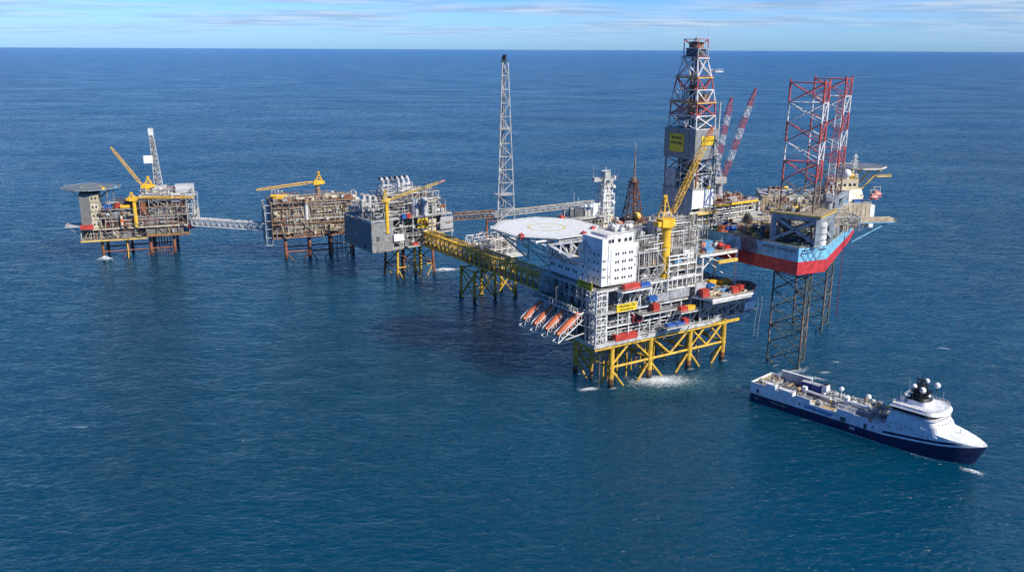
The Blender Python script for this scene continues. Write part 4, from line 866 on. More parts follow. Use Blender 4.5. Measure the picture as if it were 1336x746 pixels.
o = MB(); o.box(17, -.2, 33.2, 33, 0.2, 45.6, 'ivory'); o.box(34, -4.4, 35, 45, -4.1, 44, 'light_grey'); o.box(-4, 8, 25.2, 44, 8.4, 46, 'dark_grey'); o.build('blast_wall', cp_)
frame(cp_, -22, 44, -4, 40, [25, 33, 40, 46.4], 8, 9, 'galv', .5, .4, 91, sides='fr'); frame(cp_, -2, 43, 13, 39, [46.4, 51, 56, 61], 6, 8, 'galv', .45, .6, 92)
pipes(cp_, -5, 44, -4, 6, 26, 45, 40, 93); pipes(cp_, -20, 42, -2, 36, 46.5, 58, 60, 94, ('stack_grey', 'galv', 'light_grey', 'old_metal', 'ivory')); pipes(cp_, -2, 42, 14, 38, 56, 64, 36, 95, ('galv', 'stack_grey', 'old_metal'))
gear(cp_, -5, 34, -3.5, 6, 25.2, 6, 9, 96); gear(cp_, -20, 8, -3, 20, 46.4, 6, 18, 97, ('old_grey', 'galv', 'light_grey', 'ivory', 'grey')); gear(cp_, 26, 44, -3, 20, 46.4, 9, 12, 98, ('ivory', 'galv', 'rust_red', 'light_grey')); gear(cp_, -2, 42, 13, 36, 56, 7, 16, 99, ('stack_grey', 'galv', 'light_grey', 'old_metal'))
frame(cp_, -20, -3, 14, 34, [46.4, 51, 56], 4, 5, 'galv', .35, .8, 201); deck(cp_, rect(-20, 14, -3, 34), 52, .4, 'deck_grey', edge='galv'); gear(cp_, -20, -3, 14, 33, 52, 7, 14, 202, ('galv', 'white', 'light_grey', 'grey'), (1.5, 4))
for k in range(3): o = MB(); o.cyl(-16+k*4.5, 20, 52, 62-k, 1.5, 'galv', 12); o.tube((-16+k*4.5, 20, 61-k), (-18+k*4.5, 19, 63-k), 1.3, 'galv', 10); o.build('exhaust_duct', cp_)
for x in (13.4, 21.2):
    o = MB(); o.cyl(x+1, -1.2, 46.4, 59, 2.8, 'stack_grey', 20); o.sph((x+1, -1.2, 59), 2.8, 'stack_grey', 20, (1, 1, .28)); 
    for z in (50, 54.5): o.cyl(x+1, -1.2, z, z+.2, 3.08, 'light_grey', 20)
    o.build('storage_tank', cp_)
for k in range(6):
    o = MB(); x = 1.5 + k*4.2; y = 23; r_ = 1.35; pts = [(x, y, 60), (x, y, 68.0), (x - .5, y-.2, 70.2), (x - 1.6, y-.6, 71.8), (x - 3.2, y-1.1, 72.6)]
    o.path(pts, r_, 'stack_grey', 12)
    for q_ in pts[1:-1]: o.sph(q_, r_*.99, 'stack_grey', 10)
    o.tube(pts[-1], (pts[-1][0]-.1, pts[-1][1]-.03, 72.65), r_*.8, 'black', 12); o.build('exhaust_stack', cp_)
o = MB(); o.lattice([(-1, 19, 61), (24, 19, 61), (24, 27, 61), (-1, 27, 61)], [(-1, 19, 68), (24, 19, 68), (24, 27, 68), (-1, 27, 68)], 2, .25, .16, 'white', style='x')
for k in range(5): o.bar((3+k*4.2, 19, 61), (3+k*4.2, 19, 68), .35, 'white')
o.build('stack_frame', cp_)
cx_ = FC.w(-10, -4.2, 37)
crane('deck_crane', 'yellow crane with low boom in front of the curved white stacks', cx_, 60, 1.35, 2.8, FC.w(-8, -4, 61), FC.w(37.5, -6, 71.5), 1.5, 'pale_yellow', tipmat='pink', mast=6, hook=0, pedmat='yellow')
container(FC, 3, -5.3, 46.6-.0, 3, 2.4, 3, 'blue', 'small blue box at the front edge left of the white tanks'); container(FC, 7, -4.9, 46.6, 3.2, 2.4, 3, 'red', 'small red box beside the blue one left of the white tanks')
container(FC, -1.5, -4.6, 30.5, 8, 2.6, 5, 'clean_white', 'white container on the front of the grey walled platform', ribs=True); container(FC, 11, -7, 26, 4.5, 2.2, 2, 'red', 'low red basket on the small front balcony of the grey walled platform')
x, y, _ = FC.w(19, -4.4); sign('yellow square sign board under the two white tanks', None, (x, y, 41.3), 35, 8.6, 7.0, (('VALHALL', 1.3, 1.7, .95), ('IP', -1.3, 2.2, .95)))
foam(-52, 655, 26, 10, 10, 'foam_dense', 2.0, 'white burst of spray right of the grey walled platform', 6)

# ------------------------------------------------------------------ rusty platform (second from left)
bp_ = thing('rusty_platform', 'weathered brown platform with beige modules on red legs', 'oil platform', (-181.5, 684.2, 0), 21)
for x in (0, 19, 36, 54): jacket_leg(bp_, x, 0, 1.15, 19, 'rust_red'); jacket_leg(bp_, x+2, 20, 1.1, 19, 'rust_red')
for y in (0, 20): brace(bp_, (0, y, 7), (54, y, 7), .5, 'rust_red')
for a, b in ((0, 19), (19, 36), (36, 54)): brace(bp_, (a, 0, 7), ((a+b)/2, 0, -5), .4, 'rust'); brace(bp_, (b, 0, 7), ((a+b)/2, 0, -5), .4, 'rust')
for x in (0, 19, 36, 54): brace(bp_, (x, 0, 7), (x+2, 20, 7), .4, 'rust')
for k in range(8): o = MB(); o.tube((38+k*1.9, 10+(k % 2)*3, -5), (38+k*1.9, 10+(k % 2)*3, 18), .3, 'growth', 6); o.build('conductor_pipe', bp_)
zs = [19.5, 23.5, 30.5, 33.5, 43.5, 47.5]
for z, e in zip(zs, ('rust_red', 'old_metal', 'rust', 'old_metal', 'old_grey', 'old_grey')): deck(bp_, rect(-10, -4.2 - (z == 30.5)*.8, 57, 28), z, .7, 'old_metal', edge=e, rail='old_grey' if z > 20 else 'rust_red')
frame(bp_, -9.5, 56, -4, 27, [19.5, 23.5, 30.5, 43.5, 47.5], 8, 8, 'old_metal', .6, .3, 101)
frame(bp_, -14.5, -10, -3, 24, [14, 20, 27, 33.5, 40, 46], 4, 6, 'galv', .4, .7, 105)
for (a, b, z0, z1, m, y) in ((-8, 15, 34, 43, 'beige', -2.6), (18, 26.5, 34, 43, 'old_grey', -1.2), (28, 38, 34, 43, 'beige', -2.6), (39, 50, 34, 43, 'old_grey', -1.6), (-8, 54, 24, 30, 'old_metal', 0), (-7, 52, 19.8, 23, 'dark_grey', 1), (-8, 54, 30.8, 33.2, 'old_grey', -1), (35, 50, 24, 29, 'ivory', -3)):
    o = MB(); o.box(a, y, z0, b, 26, z1, m)
    for i in range(int((b-a)/2)): o.box(a+.6+2*i, y-.08, z0+.4, a+.9+2*i, y, z1-.4, 'old_metal')
    o.build('module_wall', bp_)
for (a, z) in ((-4, 38.5), (-1.5, 38.5), (1, 38.5), (5, 38.5), (7, 38.5), (31, 37), (35, 37), (42, 38)):
    o = MB(); o.box(a-.6, -2.78, z, a+.6, -2.69, z+2.2, 'dark_grey'); o.build('window', bp_)
for (x0, x1, y0, y1, z0, z1, n, sd) in ((-9, 56, -4, -1, 24, 30, 22, 106), (-9, 56, -4, -1, 34, 43, 22, 107), (-9, 56, -3, 20, 47.5, 53, 40, 108), (0, 56, -4, -1, 20, 23, 14, 109)): pipes(bp_, x0, x1, y0, y1, z0, z1, n, sd, ('old_metal', 'old_grey', 'galv', 'rust_red', 'ivory'))
gear(bp_, -9, 54, -2, 22, 47.5, 5, 40, 110, ('old_grey', 'galv', 'ivory', 'old_metal', 'rust_red', 'light_grey')); gear(bp_, -8, 4, 2, 16, 47.5, 9, 7, 111, ('galv', 'white'))
gear(bp_, 55, 62, 0, 12, 43.5, 10, 5, 112, ('white', 'galv', 'ivory'), (2, 4)); deck(bp_, rect(50, -4, 64, 14), 43.6, .6, 'old_grey')
for p_, q_, m_ in (((12, -5, 33.5), (21, -5, 24), 'galv'), ((45, -5, 30), (50, -5, 24), 'rust_red'), ((28, -4.5, 43), (32, -4.5, 47.5), 'galv')): o = MB(); stairs(o, p_, q_, 1.2, m_); o.build('stairway', bp_)
o = MB(); o.cyl(17.3, -4.6, 33, 46, 1.3, 'white', 12); o.cyl(17.3, -4.6, 46, 50, 2.2, 'old_metal', 10); o.build('vent_stack', bp_)
o = MB(); o.box(-7, 2, 50, 4, 5, 53, 'yellow'); o.box(-9, 1, 52, -4, 4, 53.5, 'yellow'); o.build('stored_boom', bp_)
container(FB, 51, -1, 47.5, 6, 4, 3.2, 'rust_red', 'orange rusty box at the right end of the brown platform roof')
container(FB, 54, -4.5, 24, 5, 3, 5, 'yellow', 'yellow box between the brown platform and the grey walled one')
cx_ = FB.w(28, 2, 47.5)
crane('deck_crane', 'yellow crane with level boom pointing left over the brown platform', cx_, 60, 1.7, 4.2, FB.w(25, 2, 62), FB.w(-20, -2, 58.5), 1.9, 'yellow', mast=6, hook=0, pedmat='old_metal')

# ------------------------------------------------------------------ far left platform
ap = thing('drilling_platform', 'weathered platform at the far left with a round grey helideck on a grey tower', 'oil platform', (-329.5, 686.6, 0), 19.4)
for x in (0, 18.5, 36, 54): jacket_leg(ap, x, 0, 1.15, 15.5, 'rust_red' if x else 'rust'); jacket_leg(ap, x+2, 21, 1.1, 15.5, 'rust')
o = MB()
o = MB(); o.tube((18.5, -1.2, -4), (18.5, -1.2, 15), .5, 'pale_yellow', 8); o.build('riser_pipe', ap)
for y in (0, 21): brace(ap, (0, y, 6), (54, y, 6.5), .45, 'rust_red')
for a, b in ((0, 18.5), (18.5, 36), (36, 54)): brace(ap, (b, 0, 6), ((a+b)/2+3, 0, -5), .4, 'rust_red')
for x in (0, 18.5, 36, 54): brace(ap, (x, 0, 6), (x+2, 21, 6), .4, 'rust')
rr = random.Random(9)
for k in range(14): o = MB(); x = 37.5 + (k % 7)*2.2; y = 6 + (k//7)*5; o.tube((x, y, -5), (x, y, 15), .36, rr.choice(('rust_red', 'rust', 'dark_grey')), 6); o.build('conductor_pipe', ap)
deck(ap, rect(-15, -5, 34, 26), 16.6, 1.1, 'deck_tan', edge='pale_yellow', rail='old_grey'); deck(ap, rect(34, -5, 66, 26), 18, 1.1, 'deck_tan', edge='rust_red', rail='pale_yellow')
deck(ap, rect(-14, -4.6, 68, 26), 25.6, .9, 'old_grey', edge='ivory', rail='old_grey'); deck(ap, rect(1, -4, 68, 26), 34.2, .8, 'old_grey', edge='galv', rail='old_grey'); deck(ap, rect(1, -4, 27, 26), 40.6, .7, 'old_grey', edge='galv', rail='old_grey'); deck(ap, rect(27, -2, 73, 26), 46, .8, 'old_grey', edge='galv', rail='old_grey')
frame(ap, 1, 67, -4, 25, [17, 25.6, 34.2, 40.5], 8.2, 8, 'old_grey', .55, .5, 121); frame(ap, 31, 72, -3, 24, [34.2, 40, 46, 50], 6.5, 8, 'galv', .45, .6, 122); frame(ap, -14, 0, -4, 20, [16.6, 25.6], 7, 8, 'ivory', .5, .4, 123)
for (a, y, b, z0, z1, m) in ((2, -2, 19, 34.6, 40.2, 'grey'), (19, -1.5, 30, 26, 34, 'wall_grey'), (36, -1.5, 56, 26.2, 33.5, 'old_grey'), (34, -2.5, 62, 18.8, 25, 'wall_grey'), (3, 2, 33, 17, 25, 'dark_grey'), (8, -3, 13, 17.5, 24, 'ivory'), (2, 4, 66, 26, 34, 'dark_grey'), (34, 5, 66, 34.6, 45, 'dark_grey'), (28, 1, 33, 34.6, 45.5, 'old_metal'), (50, 0, 55, 34.6, 45.5, 'old_metal'), (-13, 2, 0, 17, 25, 'dark_grey'), (12, 2, 26, 41, 46, 'dark_grey')):
    o = MB(); o.box(a, y, z0, b, 24, z1, m)
    for i in range(int((b-a)/2.2)): o.box(a+.8+2.2*i, y-.08, z0+.4, a+1.1+2.2*i, y, z1-.4, 'old_grey')
    o.build('module_wall', ap)
for (a, b, z0, z1) in ((32.5, 35.2, 26, 44), ):
    o = MB(); o.box(a-.6, -4.4, 34.4, a+3, -2.5, 45, 'rust_red'); o.build('pipe_rack', ap)
o = MB(); o.cyl(16.5, -5.4, 25.6, 35.5, 1.1, 'ivory', 10); o.cyl(16.5, -5.4, 30, 33, 1.16, 'orange', 10); o.build('vent_stack', ap)
for (x0, x1, y0, y1, z0, z1, n, sd) in ((2, 66, -4, -2, 26, 33.5, 26, 124), (34, 68, -3, 2, 34.6, 45, 30, 125), (-12, 30, -4, 0, 17, 25, 16, 126), (4, 28, -3, 16, 41, 46, 24, 127), (30, 72, -2, 20, 46.3, 55, 40, 128)): pipes(ap, x0, x1, y0, y1, z0, z1, n, sd, ('old_metal', 'galv', 'light_grey', 'rust_red', 'white'))
gear(ap, 4, 28, -3, 20, 40.8, 6, 20, 129, ('dark_grey', 'blue', 'grey', 'old_metal', 'galv')); gear(ap, 30, 60, -1, 20, 46.2, 8, 26, 130, ('galv', 'white', 'dark_grey', 'grey', 'light_grey')); gear(ap, 34, 66, -2, 3, 34.4, 8, 10, 131, ('galv', 'white', 'grey'))
o = MB(); o.box(58.5, 2, 47, 73, 14, 56.5, 'galv'); o.box(60, 1.8, 49, 72, 2, 53, 'light_grey'); o.rail([(58.5, 2, 56.5), (73, 2, 56.5), (73, 14, 56.5)], 'white'); o.build('drill_module', ap)
o = MB(); o.box(55, -3, 44, 62, 3, 50.5, 'white'); o.build('white_module', ap)
gear(ap, 66, 76, -2, 8, 26, 16, 8, 132, ('galv', 'white', 'light_grey'), (2, 4)); frame(ap, 66, 75, -4, 8, [22, 28, 34, 42, 50], 4.5, 5, 'galv', .4, .8, 133)
deck(ap, rect(-25, -2, -13, 12), 28, .6, 'galv', rail='galv'); o = MB(); o.bar((-24, 0, 27), (-13, 0, 20), .4, 'old_grey'); o.bar((-24, 10, 27), (-13, 10, 20), .4, 'old_grey'); o.build('gallery_strut', ap)
qa = thing('quarters_tower', 'narrow grey and beige accommodation tower under the round grey helideck', 'building', tuple(list(FA.w(0, 0))[:2]) + (25.8,), 19.4)
o = MB(); o.box(-12.5, -4.4, .1, -5, 16, 28.4, 'wall_grey'); o.build('wall', qa)
o = MB()
for k in range(4): o.box(-5, -3.8, .1 + k*7, 1.5, 14, 6.6 + k*7, 'ivory' if k != 3 else 'beige')
o.box(-4.9, -3, 0.1, 1.3, 13.8, 27.8, 'old_metal'); o.build('rear_wall', qa)
for k in range(4):
    for x in (-3.4, -.8): o = MB(); o.box(x-.5, -3.92, 2.5+k*7, x+.5, -3.81, 4.3+k*7, 'glass'); o.build('window', qa)
ha = thing('helideck', 'round dark grey helideck at the far left edge of the platforms', 'helideck', tuple(list(FA.w(0, 0))[:2]) + (57.2,), 19.4)
hexa = [(-4.5 + 20.5*math.cos(2*math.pi*i/12), 12 + 20.5*math.sin(2*math.pi*i/12)) for i in range(12)]
o = MB(); o.prism(hexa, -.8, 0, 'helideck_green'); o.build('landing_surface', ha)
o = MB(); h2 = [(-4.5 + 22.3*math.cos(2*math.pi*i/12), 12 + 22.3*math.sin(2*math.pi*i/12)) for i in range(12)]
for i in range(12):
    a, b, c, d = hexa[i], hexa[(i+1) % 12], h2[i], h2[(i+1) % 12]; o.add([(a[0], a[1], -.5), (b[0], b[1], -.5), (d[0], d[1], -.2), (c[0], c[1], -.2)], [(0, 1, 2, 3)], 'grey'); o.bar((c[0], c[1], -.2), (d[0], d[1], -.2), .25, 'galv')
o.build('safety_net', ha)
o = MB(); 
for r0 in (7, ):
    n = 40; vs = []
    for i in range(n+1):
        a = 2*math.pi*i/n
        for r_ in (r0, r0+.8): vs.append((-4.5 + r_*math.cos(a), 12 + r_*math.sin(a), .012))
    o.add(vs, [(2*i, 2*i+1, 2*i+3, 2*i+2) for i in range(n)], 'heli_yellow')
o.build('landing_circle', ha)
o = MB()
for x in (-17, -9, -1, 7): o.bar((x, 0, -1.3), (x, 26, -1.3), .8, 'dark_grey')
for p_, q_ in (((-18, 4, -1.5), (-12, 4, -9)), ((10, 2, -1.5), (1, 2, -9)), ((10, 18, -1.5), (1, 12, -9)), ((12, 4, -1.4), (12, 4, -16)), ((8, -3, -1.4), (8, -3, -16))): o.bar(p_, q_, .5, 'old_grey')
o.build('support_grid', ha)
for (x, y, m) in ((14, 4, 'light_blue'), (6, -5, 'yellow')): o = MB(); o.box(x-1, y-1, -.5, x+1, y+1, 1.6, m); o.build('fire_monitor', ha)
for (s_, t_, z_, L_, W_, H_, m_, lb) in [(-9, -6, 26, 9, 3, 3.4, 'container_red', 'red container at the foot of the grey tower on the far left platform'), (20, -2, 41, 7, 3, 2.6, 'yellow', 'yellow container on the roof right of the round grey helideck'), (14.5, 0, 41, 3.4, 3, 3.8, 'red', 'small red box left of the yellow container on the far left platform'), (7, -1, 41, 5.5, 3, 3.4, 'blue', 'blue container on the roof below the round grey helideck'), (68, -3.5, 22, 4, 3, 3.4, 'dark_red', 'dark red box under the bridge end of the far left platform'), (26, 3, 46, 5, 3, 5, 'blue', 'blue tank box behind the nearer yellow crane of the far left platform')]: container(FA, s_, t_, z_, L_, W_, H_, m_, lb)
crane('deck_crane', 'yellow crane with level boom along the front of the far left platform', FA.w(27, -5.2, 26), 47, 1.5, 4, FA.w(31, -5, 49.5), FA.w(72, -6, 47.5), 1.5, 'yellow', mast=3, hook=0)
crane('deck_crane', 'yellow crane with boom raised steeply left on the far left platform', FA.w(37, 8, 46), 55, 1.6, 4.6, FA.w(33, 8, 58), FA.w(13.5, 8, 88.5), 2.0, 'yellow', mast=5, hook=0)
dm = thing('drilling_mast', 'slim grey lattice mast with a white wind shield on the far left platform', 'mast', FA.w(46, 12, 52), 19.4)
o = MB(); o.lattice([(-3.2, -2.6, 0), (3.2, -2.6, 0), (3.2, 2.6, 0), (-3.2, 2.6, 0)], [(-3.4, -1.3, 48), (-.8, -1.3, 48), (-.8, 1.3, 48), (-3.4, 1.3, 48)], 13, .32, .17, 'galv', style='z'); o.build('mast_frame', dm)
o = MB(); o.box(-4, -1.8, 45, -.2, 1.8, 50, 'white'); o.rail([(-4, -1.8, 50), (-.2, -1.8, 50)], 'galv'); o.build('crown_block', dm)
o = MB(); o.box(-9.5, -2.2, 22.5, -2.6, 1, 28.5, 'clean_white'); o.build('wind_shield', dm)
o = MB(); o.bar((-1, 0, 4), (-2, 0, 46), 1.1, 'old_metal'); o.box(-5, -4.5, -2, 6, 5, 4, 'galv'); o.build('drive_track', dm)
foam(*FA.w(1, -3)[:2], 16, 7, 0, 'foam_dense', 4.0, 'white splash at the left leg of the far left platform', 8)
# bridge between the two left platforms
bridge('walkway_bridge', 'white truss bridge between the two leftmost platforms', (-261.5, 706, 24.6), (-196.5, 689, 24), 6.5, 5.6, 13, 'white', 'light_grey', .34, .2, pipes_n=5, seed=12, pmats=('white', 'galv', 'white'))

# irregular ledges, hanging racks and junction boxes on the weathered fronts
def ledges(root, x0, x1, y, zs_, n, seed, mats):
    rr = random.Random(seed)
    for k in range(n):
        x = rr.uniform(x0, x1); z = rr.choice(zs_) + rr.uniform(.4, 4); L_ = rr.uniform(1.5, 6); dpt = rr.uniform(.6, 2.4); m = rr.choice(mats); t = rr.random(); o = MB()
        if t < .4:
            o.box(x, y-dpt, z, x+L_, y, z+.3, m); o.rail([(x, y, z+.3), (x, y-dpt, z+.3), (x+L_, y-dpt, z+.3), (x+L_, y, z+.3)], m); o.bar((x+.3, y-dpt, z), (x+.3, y, z-2), .25, m); o.bar((x+L_-.3, y-dpt, z), (x+L_-.3, y, z-2), .25, m); o.build('ledge', root)
        elif t < .75: o.box(x, y-dpt*.7, z, x+L_*.5, y, z+rr.uniform(1, 3), m); o.build('junction_box', root)
        else: o.bar((x, y-.4, z-4), (x+rr.uniform(-5, 5), y-.4, z+5), .4, m); o.build('diagonal_brace', root)
ledges(ap, 0, 62, -4.5, (17, 25.6, 34.2), 34, 401, ('light_grey', 'rust_red', 'old_metal', 'old_grey', 'ivory', 'dark_grey'))
ledges(ap, 32, 68, -3, (36, 41, 46), 14, 402, ('old_metal', 'galv', 'dark_grey', 'rust_red'))
ledges(bp_, -8, 52, -4.6, (19.5, 23.5, 30.5, 38), 40, 403, ('rust', 'light_grey', 'beige', 'old_grey', 'ivory', 'dark_grey', 'galv'))
ledges(cp_, -4, 42, -4.4, (26, 32, 38), 22, 404, ('galv', 'old_grey', 'grey', 'rust_red', 'dark_grey'))

gear(ap, 2, 28, -3.5, 1, 34.4, 6, 8, 405, ('beige', 'light_grey', 'ivory', 'grey')); gear(ap, 30, 58, -1.5, 10, 46.3, 9, 16, 406, ('beige', 'light_grey', 'ivory', 'grey', 'white'), (2, 6)); gear(ap, 2, 32, -4, 1, 25.8, 7, 8, 407, ('beige', 'old_grey', 'ivory', 'grey'))
gear(bp_, -8, 54, -3.5, 10, 47.6, 5, 18, 408, ('beige', 'light_grey', 'ivory', 'old_grey'), (2, 6)); pipes(bp_, -8, 55, -4.4, -2, 24, 47, 24, 409, ('galv', 'ivory', 'light_grey', 'old_grey'), (.15, .4))
# ------------------------------------------------------------------ jack-up rig
JO = (161, 470, 0)
jr = thing('jackup_rig', 'jack-up drilling rig with light blue and red hull standing on lattice legs', 'drilling rig', JO)
top = [(144.3, 429.3), (161, 436.3), (190.5, 485), (200.5, 503), (207, 528), (204, 548), (190, 570), (150, 556), (98, 489)]
def jmb(): return MB(JO)
nH = len(top)
zb = [55, 55.3, 60, 62.5, 62.5, 62, 60, 56, 55]
zm = [61.8, 61.8, 64.5, 65.8, 66, 66, 65, 62, 61.8]
def loft(z0, z1, mat, name):
    o = jmb(); vs = [(p[0], p[1], z) for p, z in zip(top, z0)] + [(p[0], p[1], z) for p, z in zip(top, z1)]
    o.add(vs, [(i, (i+1) % nH, nH+(i+1) % nH, nH+i) for i in range(nH)], mat); o.add(vs[:nH], [tuple(reversed(range(nH)))], mat); o.add(vs[nH:], [tuple(range(nH))], mat)
    return o.build(name, jr)
h_ = loft(zb, [z-.02 for z in zm], 'hull_red', 'hull'); u_ = loft(zm, [69]*nH, 'hull_cyan', 'upper_hull')
o = jmb(); inn = [(JO[0]+(x-JO[0])*.995, JO[1]+(y-JO[1])*.995) for x, y in top]; o.prism(inn, 69.01, 69.06, 'deck_green'); o.build('main_deck', jr)
o = jmb(); o.rail([(x, y, 69) for x, y in top], 'galv', close=True); o.build('railing', jr)
d = Vector((144.3-98, 429.3-489, 0)); az = math.degrees(math.atan2(d.y, d.x)); nrm = Vector((d.y, -d.x, 0)).normalized()
def on_face(f, z, off=.06):
    p = Vector((98, 489, 0)) + d*f + nrm*off; return (p.x-JO[0], p.y-JO[1], z)
lettering('MAERSK INVINCIBLE', jr, on_face(.845, 66.8), (R(90), 0, R(az)), 2.4, 'dark_grey', sx=.95)
# deck marks and shadowing ladder frame on the near corner
o = jmb(); a = Vector((144.3, 429.3, 0)); b = Vector((161, 436.3, 0)); e = (b-a).normalized(); nn = Vector((e.y, -e.x, 0))
def cf(f, z, off=.3): p = a.lerp(b, f) + nn*off; return (p.x, p.y, z)
for p_, q_ in ((cf(.12, 67.6), cf(.32, 67.6)), (cf(.7, 67.6), cf(.95, 67.6))): o.bar(p_, q_, .4, 'dark_grey')
o.build('draught_mark', jr)
o = jmb()
for f in (.25, .45, .65): o.bar(cf(f, 69, 0), cf(f, 70.5, 5), .3, 'light_grey'); o.bar(cf(f, 70.5, 5), cf(f, 62, .3), .25, 'light_grey')
o.bar(cf(.25, 70.5, 5), cf(.65, 70.5, 5), .3, 'light_grey'); o.build('anchor_rack', jr)
o = jmb(); o.box(147, 434, 69.1, 156, 436, 71, 'dark_grey'); o.build('bulwark_box', jr)
o = jmb()
for (ax, ay), (bx_, by_), n_ in ((top[8], top[0], 13), (top[0], top[1], 4), (top[1], top[2], 9)):
    dd = Vector((bx_-ax, by_-ay, 0)).normalized(); nn_ = Vector((dd.y, -dd.x, 0))*.05
    for i in range(1, n_): x_ = ax + (bx_-ax)*i/n_; y_ = ay + (by_-ay)*i/n_; o.bar((x_+nn_.x, y_+nn_.y, 63 if n_ != 9 else 66), (x_+nn_.x, y_+nn_.y, 69), .12, 'jacket_grey')
o.build('plate_seam', jr)
# legs
near = [(140.3, 453), (152.8, 438.6), (160.3, 453)]; far = [(175.5, 521.5), (187.5, 504.5), (197.2, 521.5)]
def leg(cs, label):
    def cm(z):
        if z > 101: return 'tower_red' if int((z-101)/9.8) % 2 == 0 else 'tower_white'
        if z > 54: return 'leg_brown'
        return 'leg_brown' if int(z/16) % 2 else 'leg_green'
    def bm(z): return cm(z+5) if z > 100 else ('leg_brown' if z > 54 else 'leg_green')
    n = 16; z0, z1 = -8, 149.5; st = (z1-z0)/n; ch = [jmb(), jmb(), jmb()]; B = jmb()
    for i in range(n):
        a_, b_ = z0 + st*i, z0 + st*(i+1)
        for j in range(3):
            p_, q_ = cs[j], cs[(j+1) % 3]; ch[j].tube((*p_, a_), (*p_, b_+ (1.5 if i == n-1 else 0)), .52, cm((a_+b_)/2), 8)
            m_ = bm((a_+b_)/2)
            w_ = .42
            B.bar((*p_, b_), (*q_, a_), w_, m_); B.bar((*p_, a_), (*q_, b_), w_, m_)
            if i % 3 == 2 or i == n-1: B.bar((*p_, b_), (*q_, b_), w_, m_)
    l = empty('leg'); l.parent = jr; l['label'] = label; [c_.build('leg_chord', l) for c_ in ch]; B.build('leg_brace', l)
    g = jmb(); c = (sum(p[0] for p in cs)/3, sum(p[1] for p in cs)/3)
    for p in cs:
        g.prism([(p[0]-2.2, p[1]-2.2), (p[0]+2.2, p[1]-2.2), (p[0]+2.2, p[1]+2.2), (p[0]-2.2, p[1]+2.2)], 69.1, 72, 'jacket_grey')
    g.build('jacking_unit', jr)
    return l
leg(near, 'nearer lattice leg rising in red and white bands'); leg(far, 'farther lattice leg rising in red and white bands')
# jacking house of the near leg: grey portal with x brace, yellow-edged top deck
o = jmb(); hx = [(135.5, 446), (153.5, 431.8), (166.5, 449), (149, 464)]
for x, y in hx: o.prism([(x-1.2, y-1.2), (x+1.2, y-1.2), (x+1.2, y+1.2), (x-1.2, y+1.2)], 69.1, 84, 'jacket_grey')
for i in range(4):
    p_, q_ = hx[i], hx[(i+1) % 4]
    o.bar((*p_, 83), (*q_, 83), 2.0, 'jacket_grey')
    o.bar((*p_, 70.5), (*q_, 82.5), 1.5, 'jacket_grey'); o.bar((*q_, 70.5), (*p_, 82.5), 1.5, 'jacket_grey')
o.build('jacking_frame', jr)
deck(jr, [(x-JO[0], y-JO[1]) for x, y in [(133, 446), (154, 429.5), (169, 449), (149, 467)]], 84.8, .7, 'deck_tan', edge='pale_yellow', rail='pale_yellow')
o = jmb(); q = [(170.5, 508), (187, 500), (201, 522), (184, 531), ]
for x, y in q: o.prism([(x-1.2, y-1.2), (x+1.2, y-1.2), (x+1.2, y+1.2), (x-1.2, y+1.2)], 69.1, 84, 'jacket_grey')
for i in range(4): o.bar((*q[i], 83), (*q[(i+1) % 4], 83), 2, 'jacket_grey'); o.bar((*q[i], 70.5), (*q[(i+1) % 4], 82.5), 1.5, 'jacket_grey')
o.build('jacking_frame', jr)
gj = empty('tmp'); bpy.data.objects.remove(gj)
gear(jr, -22, -4, -26, -18, 84.8, 3.5, 12, 141, ('light_grey', 'galv', 'ivory', 'pale_yellow'), (1.2, 3))
for k in range(4):
    o = jmb(); o.cyl(157.5, 437.5, 69.1 + k*3.1, 71.4 + k*3.1, 3.0 - k*.1, 'white', 14); o.cyl(157.5, 437.5, 71.4+k*3.1, 72.2+k*3.1, 2.2, 'light_grey', 12); o.build('exhaust_ring', jr)
gear(jr, -2, 34, 0, 40, 69, 7, 34, 142, ('galv', 'light_grey', 'ivory', 'rust_red', 'old_metal', 'dark_grey')); gear(jr, -6, 10, -14, 0, 69, 5, 10, 143, ('rust_red', 'galv', 'old_metal', 'dark_grey'))
pipes(jr, -10, 34, -4, 36, 69.2, 78, 44, 144, ('galv', 'light_grey', 'ivory')); gear(jr, -48, -26, -2, 30, 69, 5, 30, 145, ('dark_grey', 'old_metal', 'orange', 'rust_red', 'blue', 'galv'), (2, 7))
for (x0, y0, x1, y1, z0, z1, m, sl) in ((164, 484, 176, 498, 69.1, 76, 'ivory', 2), (150, 498, 166, 512, 69.1, 79, 'light_grey', -3), (166, 462, 176, 472, 69.1, 74, 'light_grey', 0), (134, 480, 150, 490, 69.1, 75, 'galv', 2), (150, 522, 172, 535, 69.1, 80, 'beige', 3), (120, 492, 134, 504, 69.1, 77, 'ivory', 0)):
    o = jmb(); o.prism([(x0, y0), (x1, y0), (x1, y1), (x0, y1)], z0, [z1, z1, z1+sl, z1+sl], m, 'light_grey'); o.rail([(x0, y0, z1), (x1, y0, z1)], 'pale_yellow')
    for i in range(int((x1-x0)/2)): o.box(x0+.7+i*2, y0-.12, z0+.5, x0+1+i*2, y0, z1-.5, 'old_grey')
    o.build('machinery_house', jr)
    gear(jr, x0-JO[0], x1-JO[0], y0-JO[1], y1-JO[1], z1+max(sl, 0)*.5, 4, 5, int(x0), ('ivory', 'galv', 'old_metal', 'pale_yellow', 'rust_red'), (1.5, 4))
frame(jr, -12, 12, 14, 34, [69, 75, 81, 87], 6, 6, 'ivory', .35, .6, 210); gear(jr, -12, 12, 14, 34, 81, 5, 14, 211, ('ivory', 'old_metal', 'galv', 'light_grey', 'rust_red', 'white'), (2, 5))
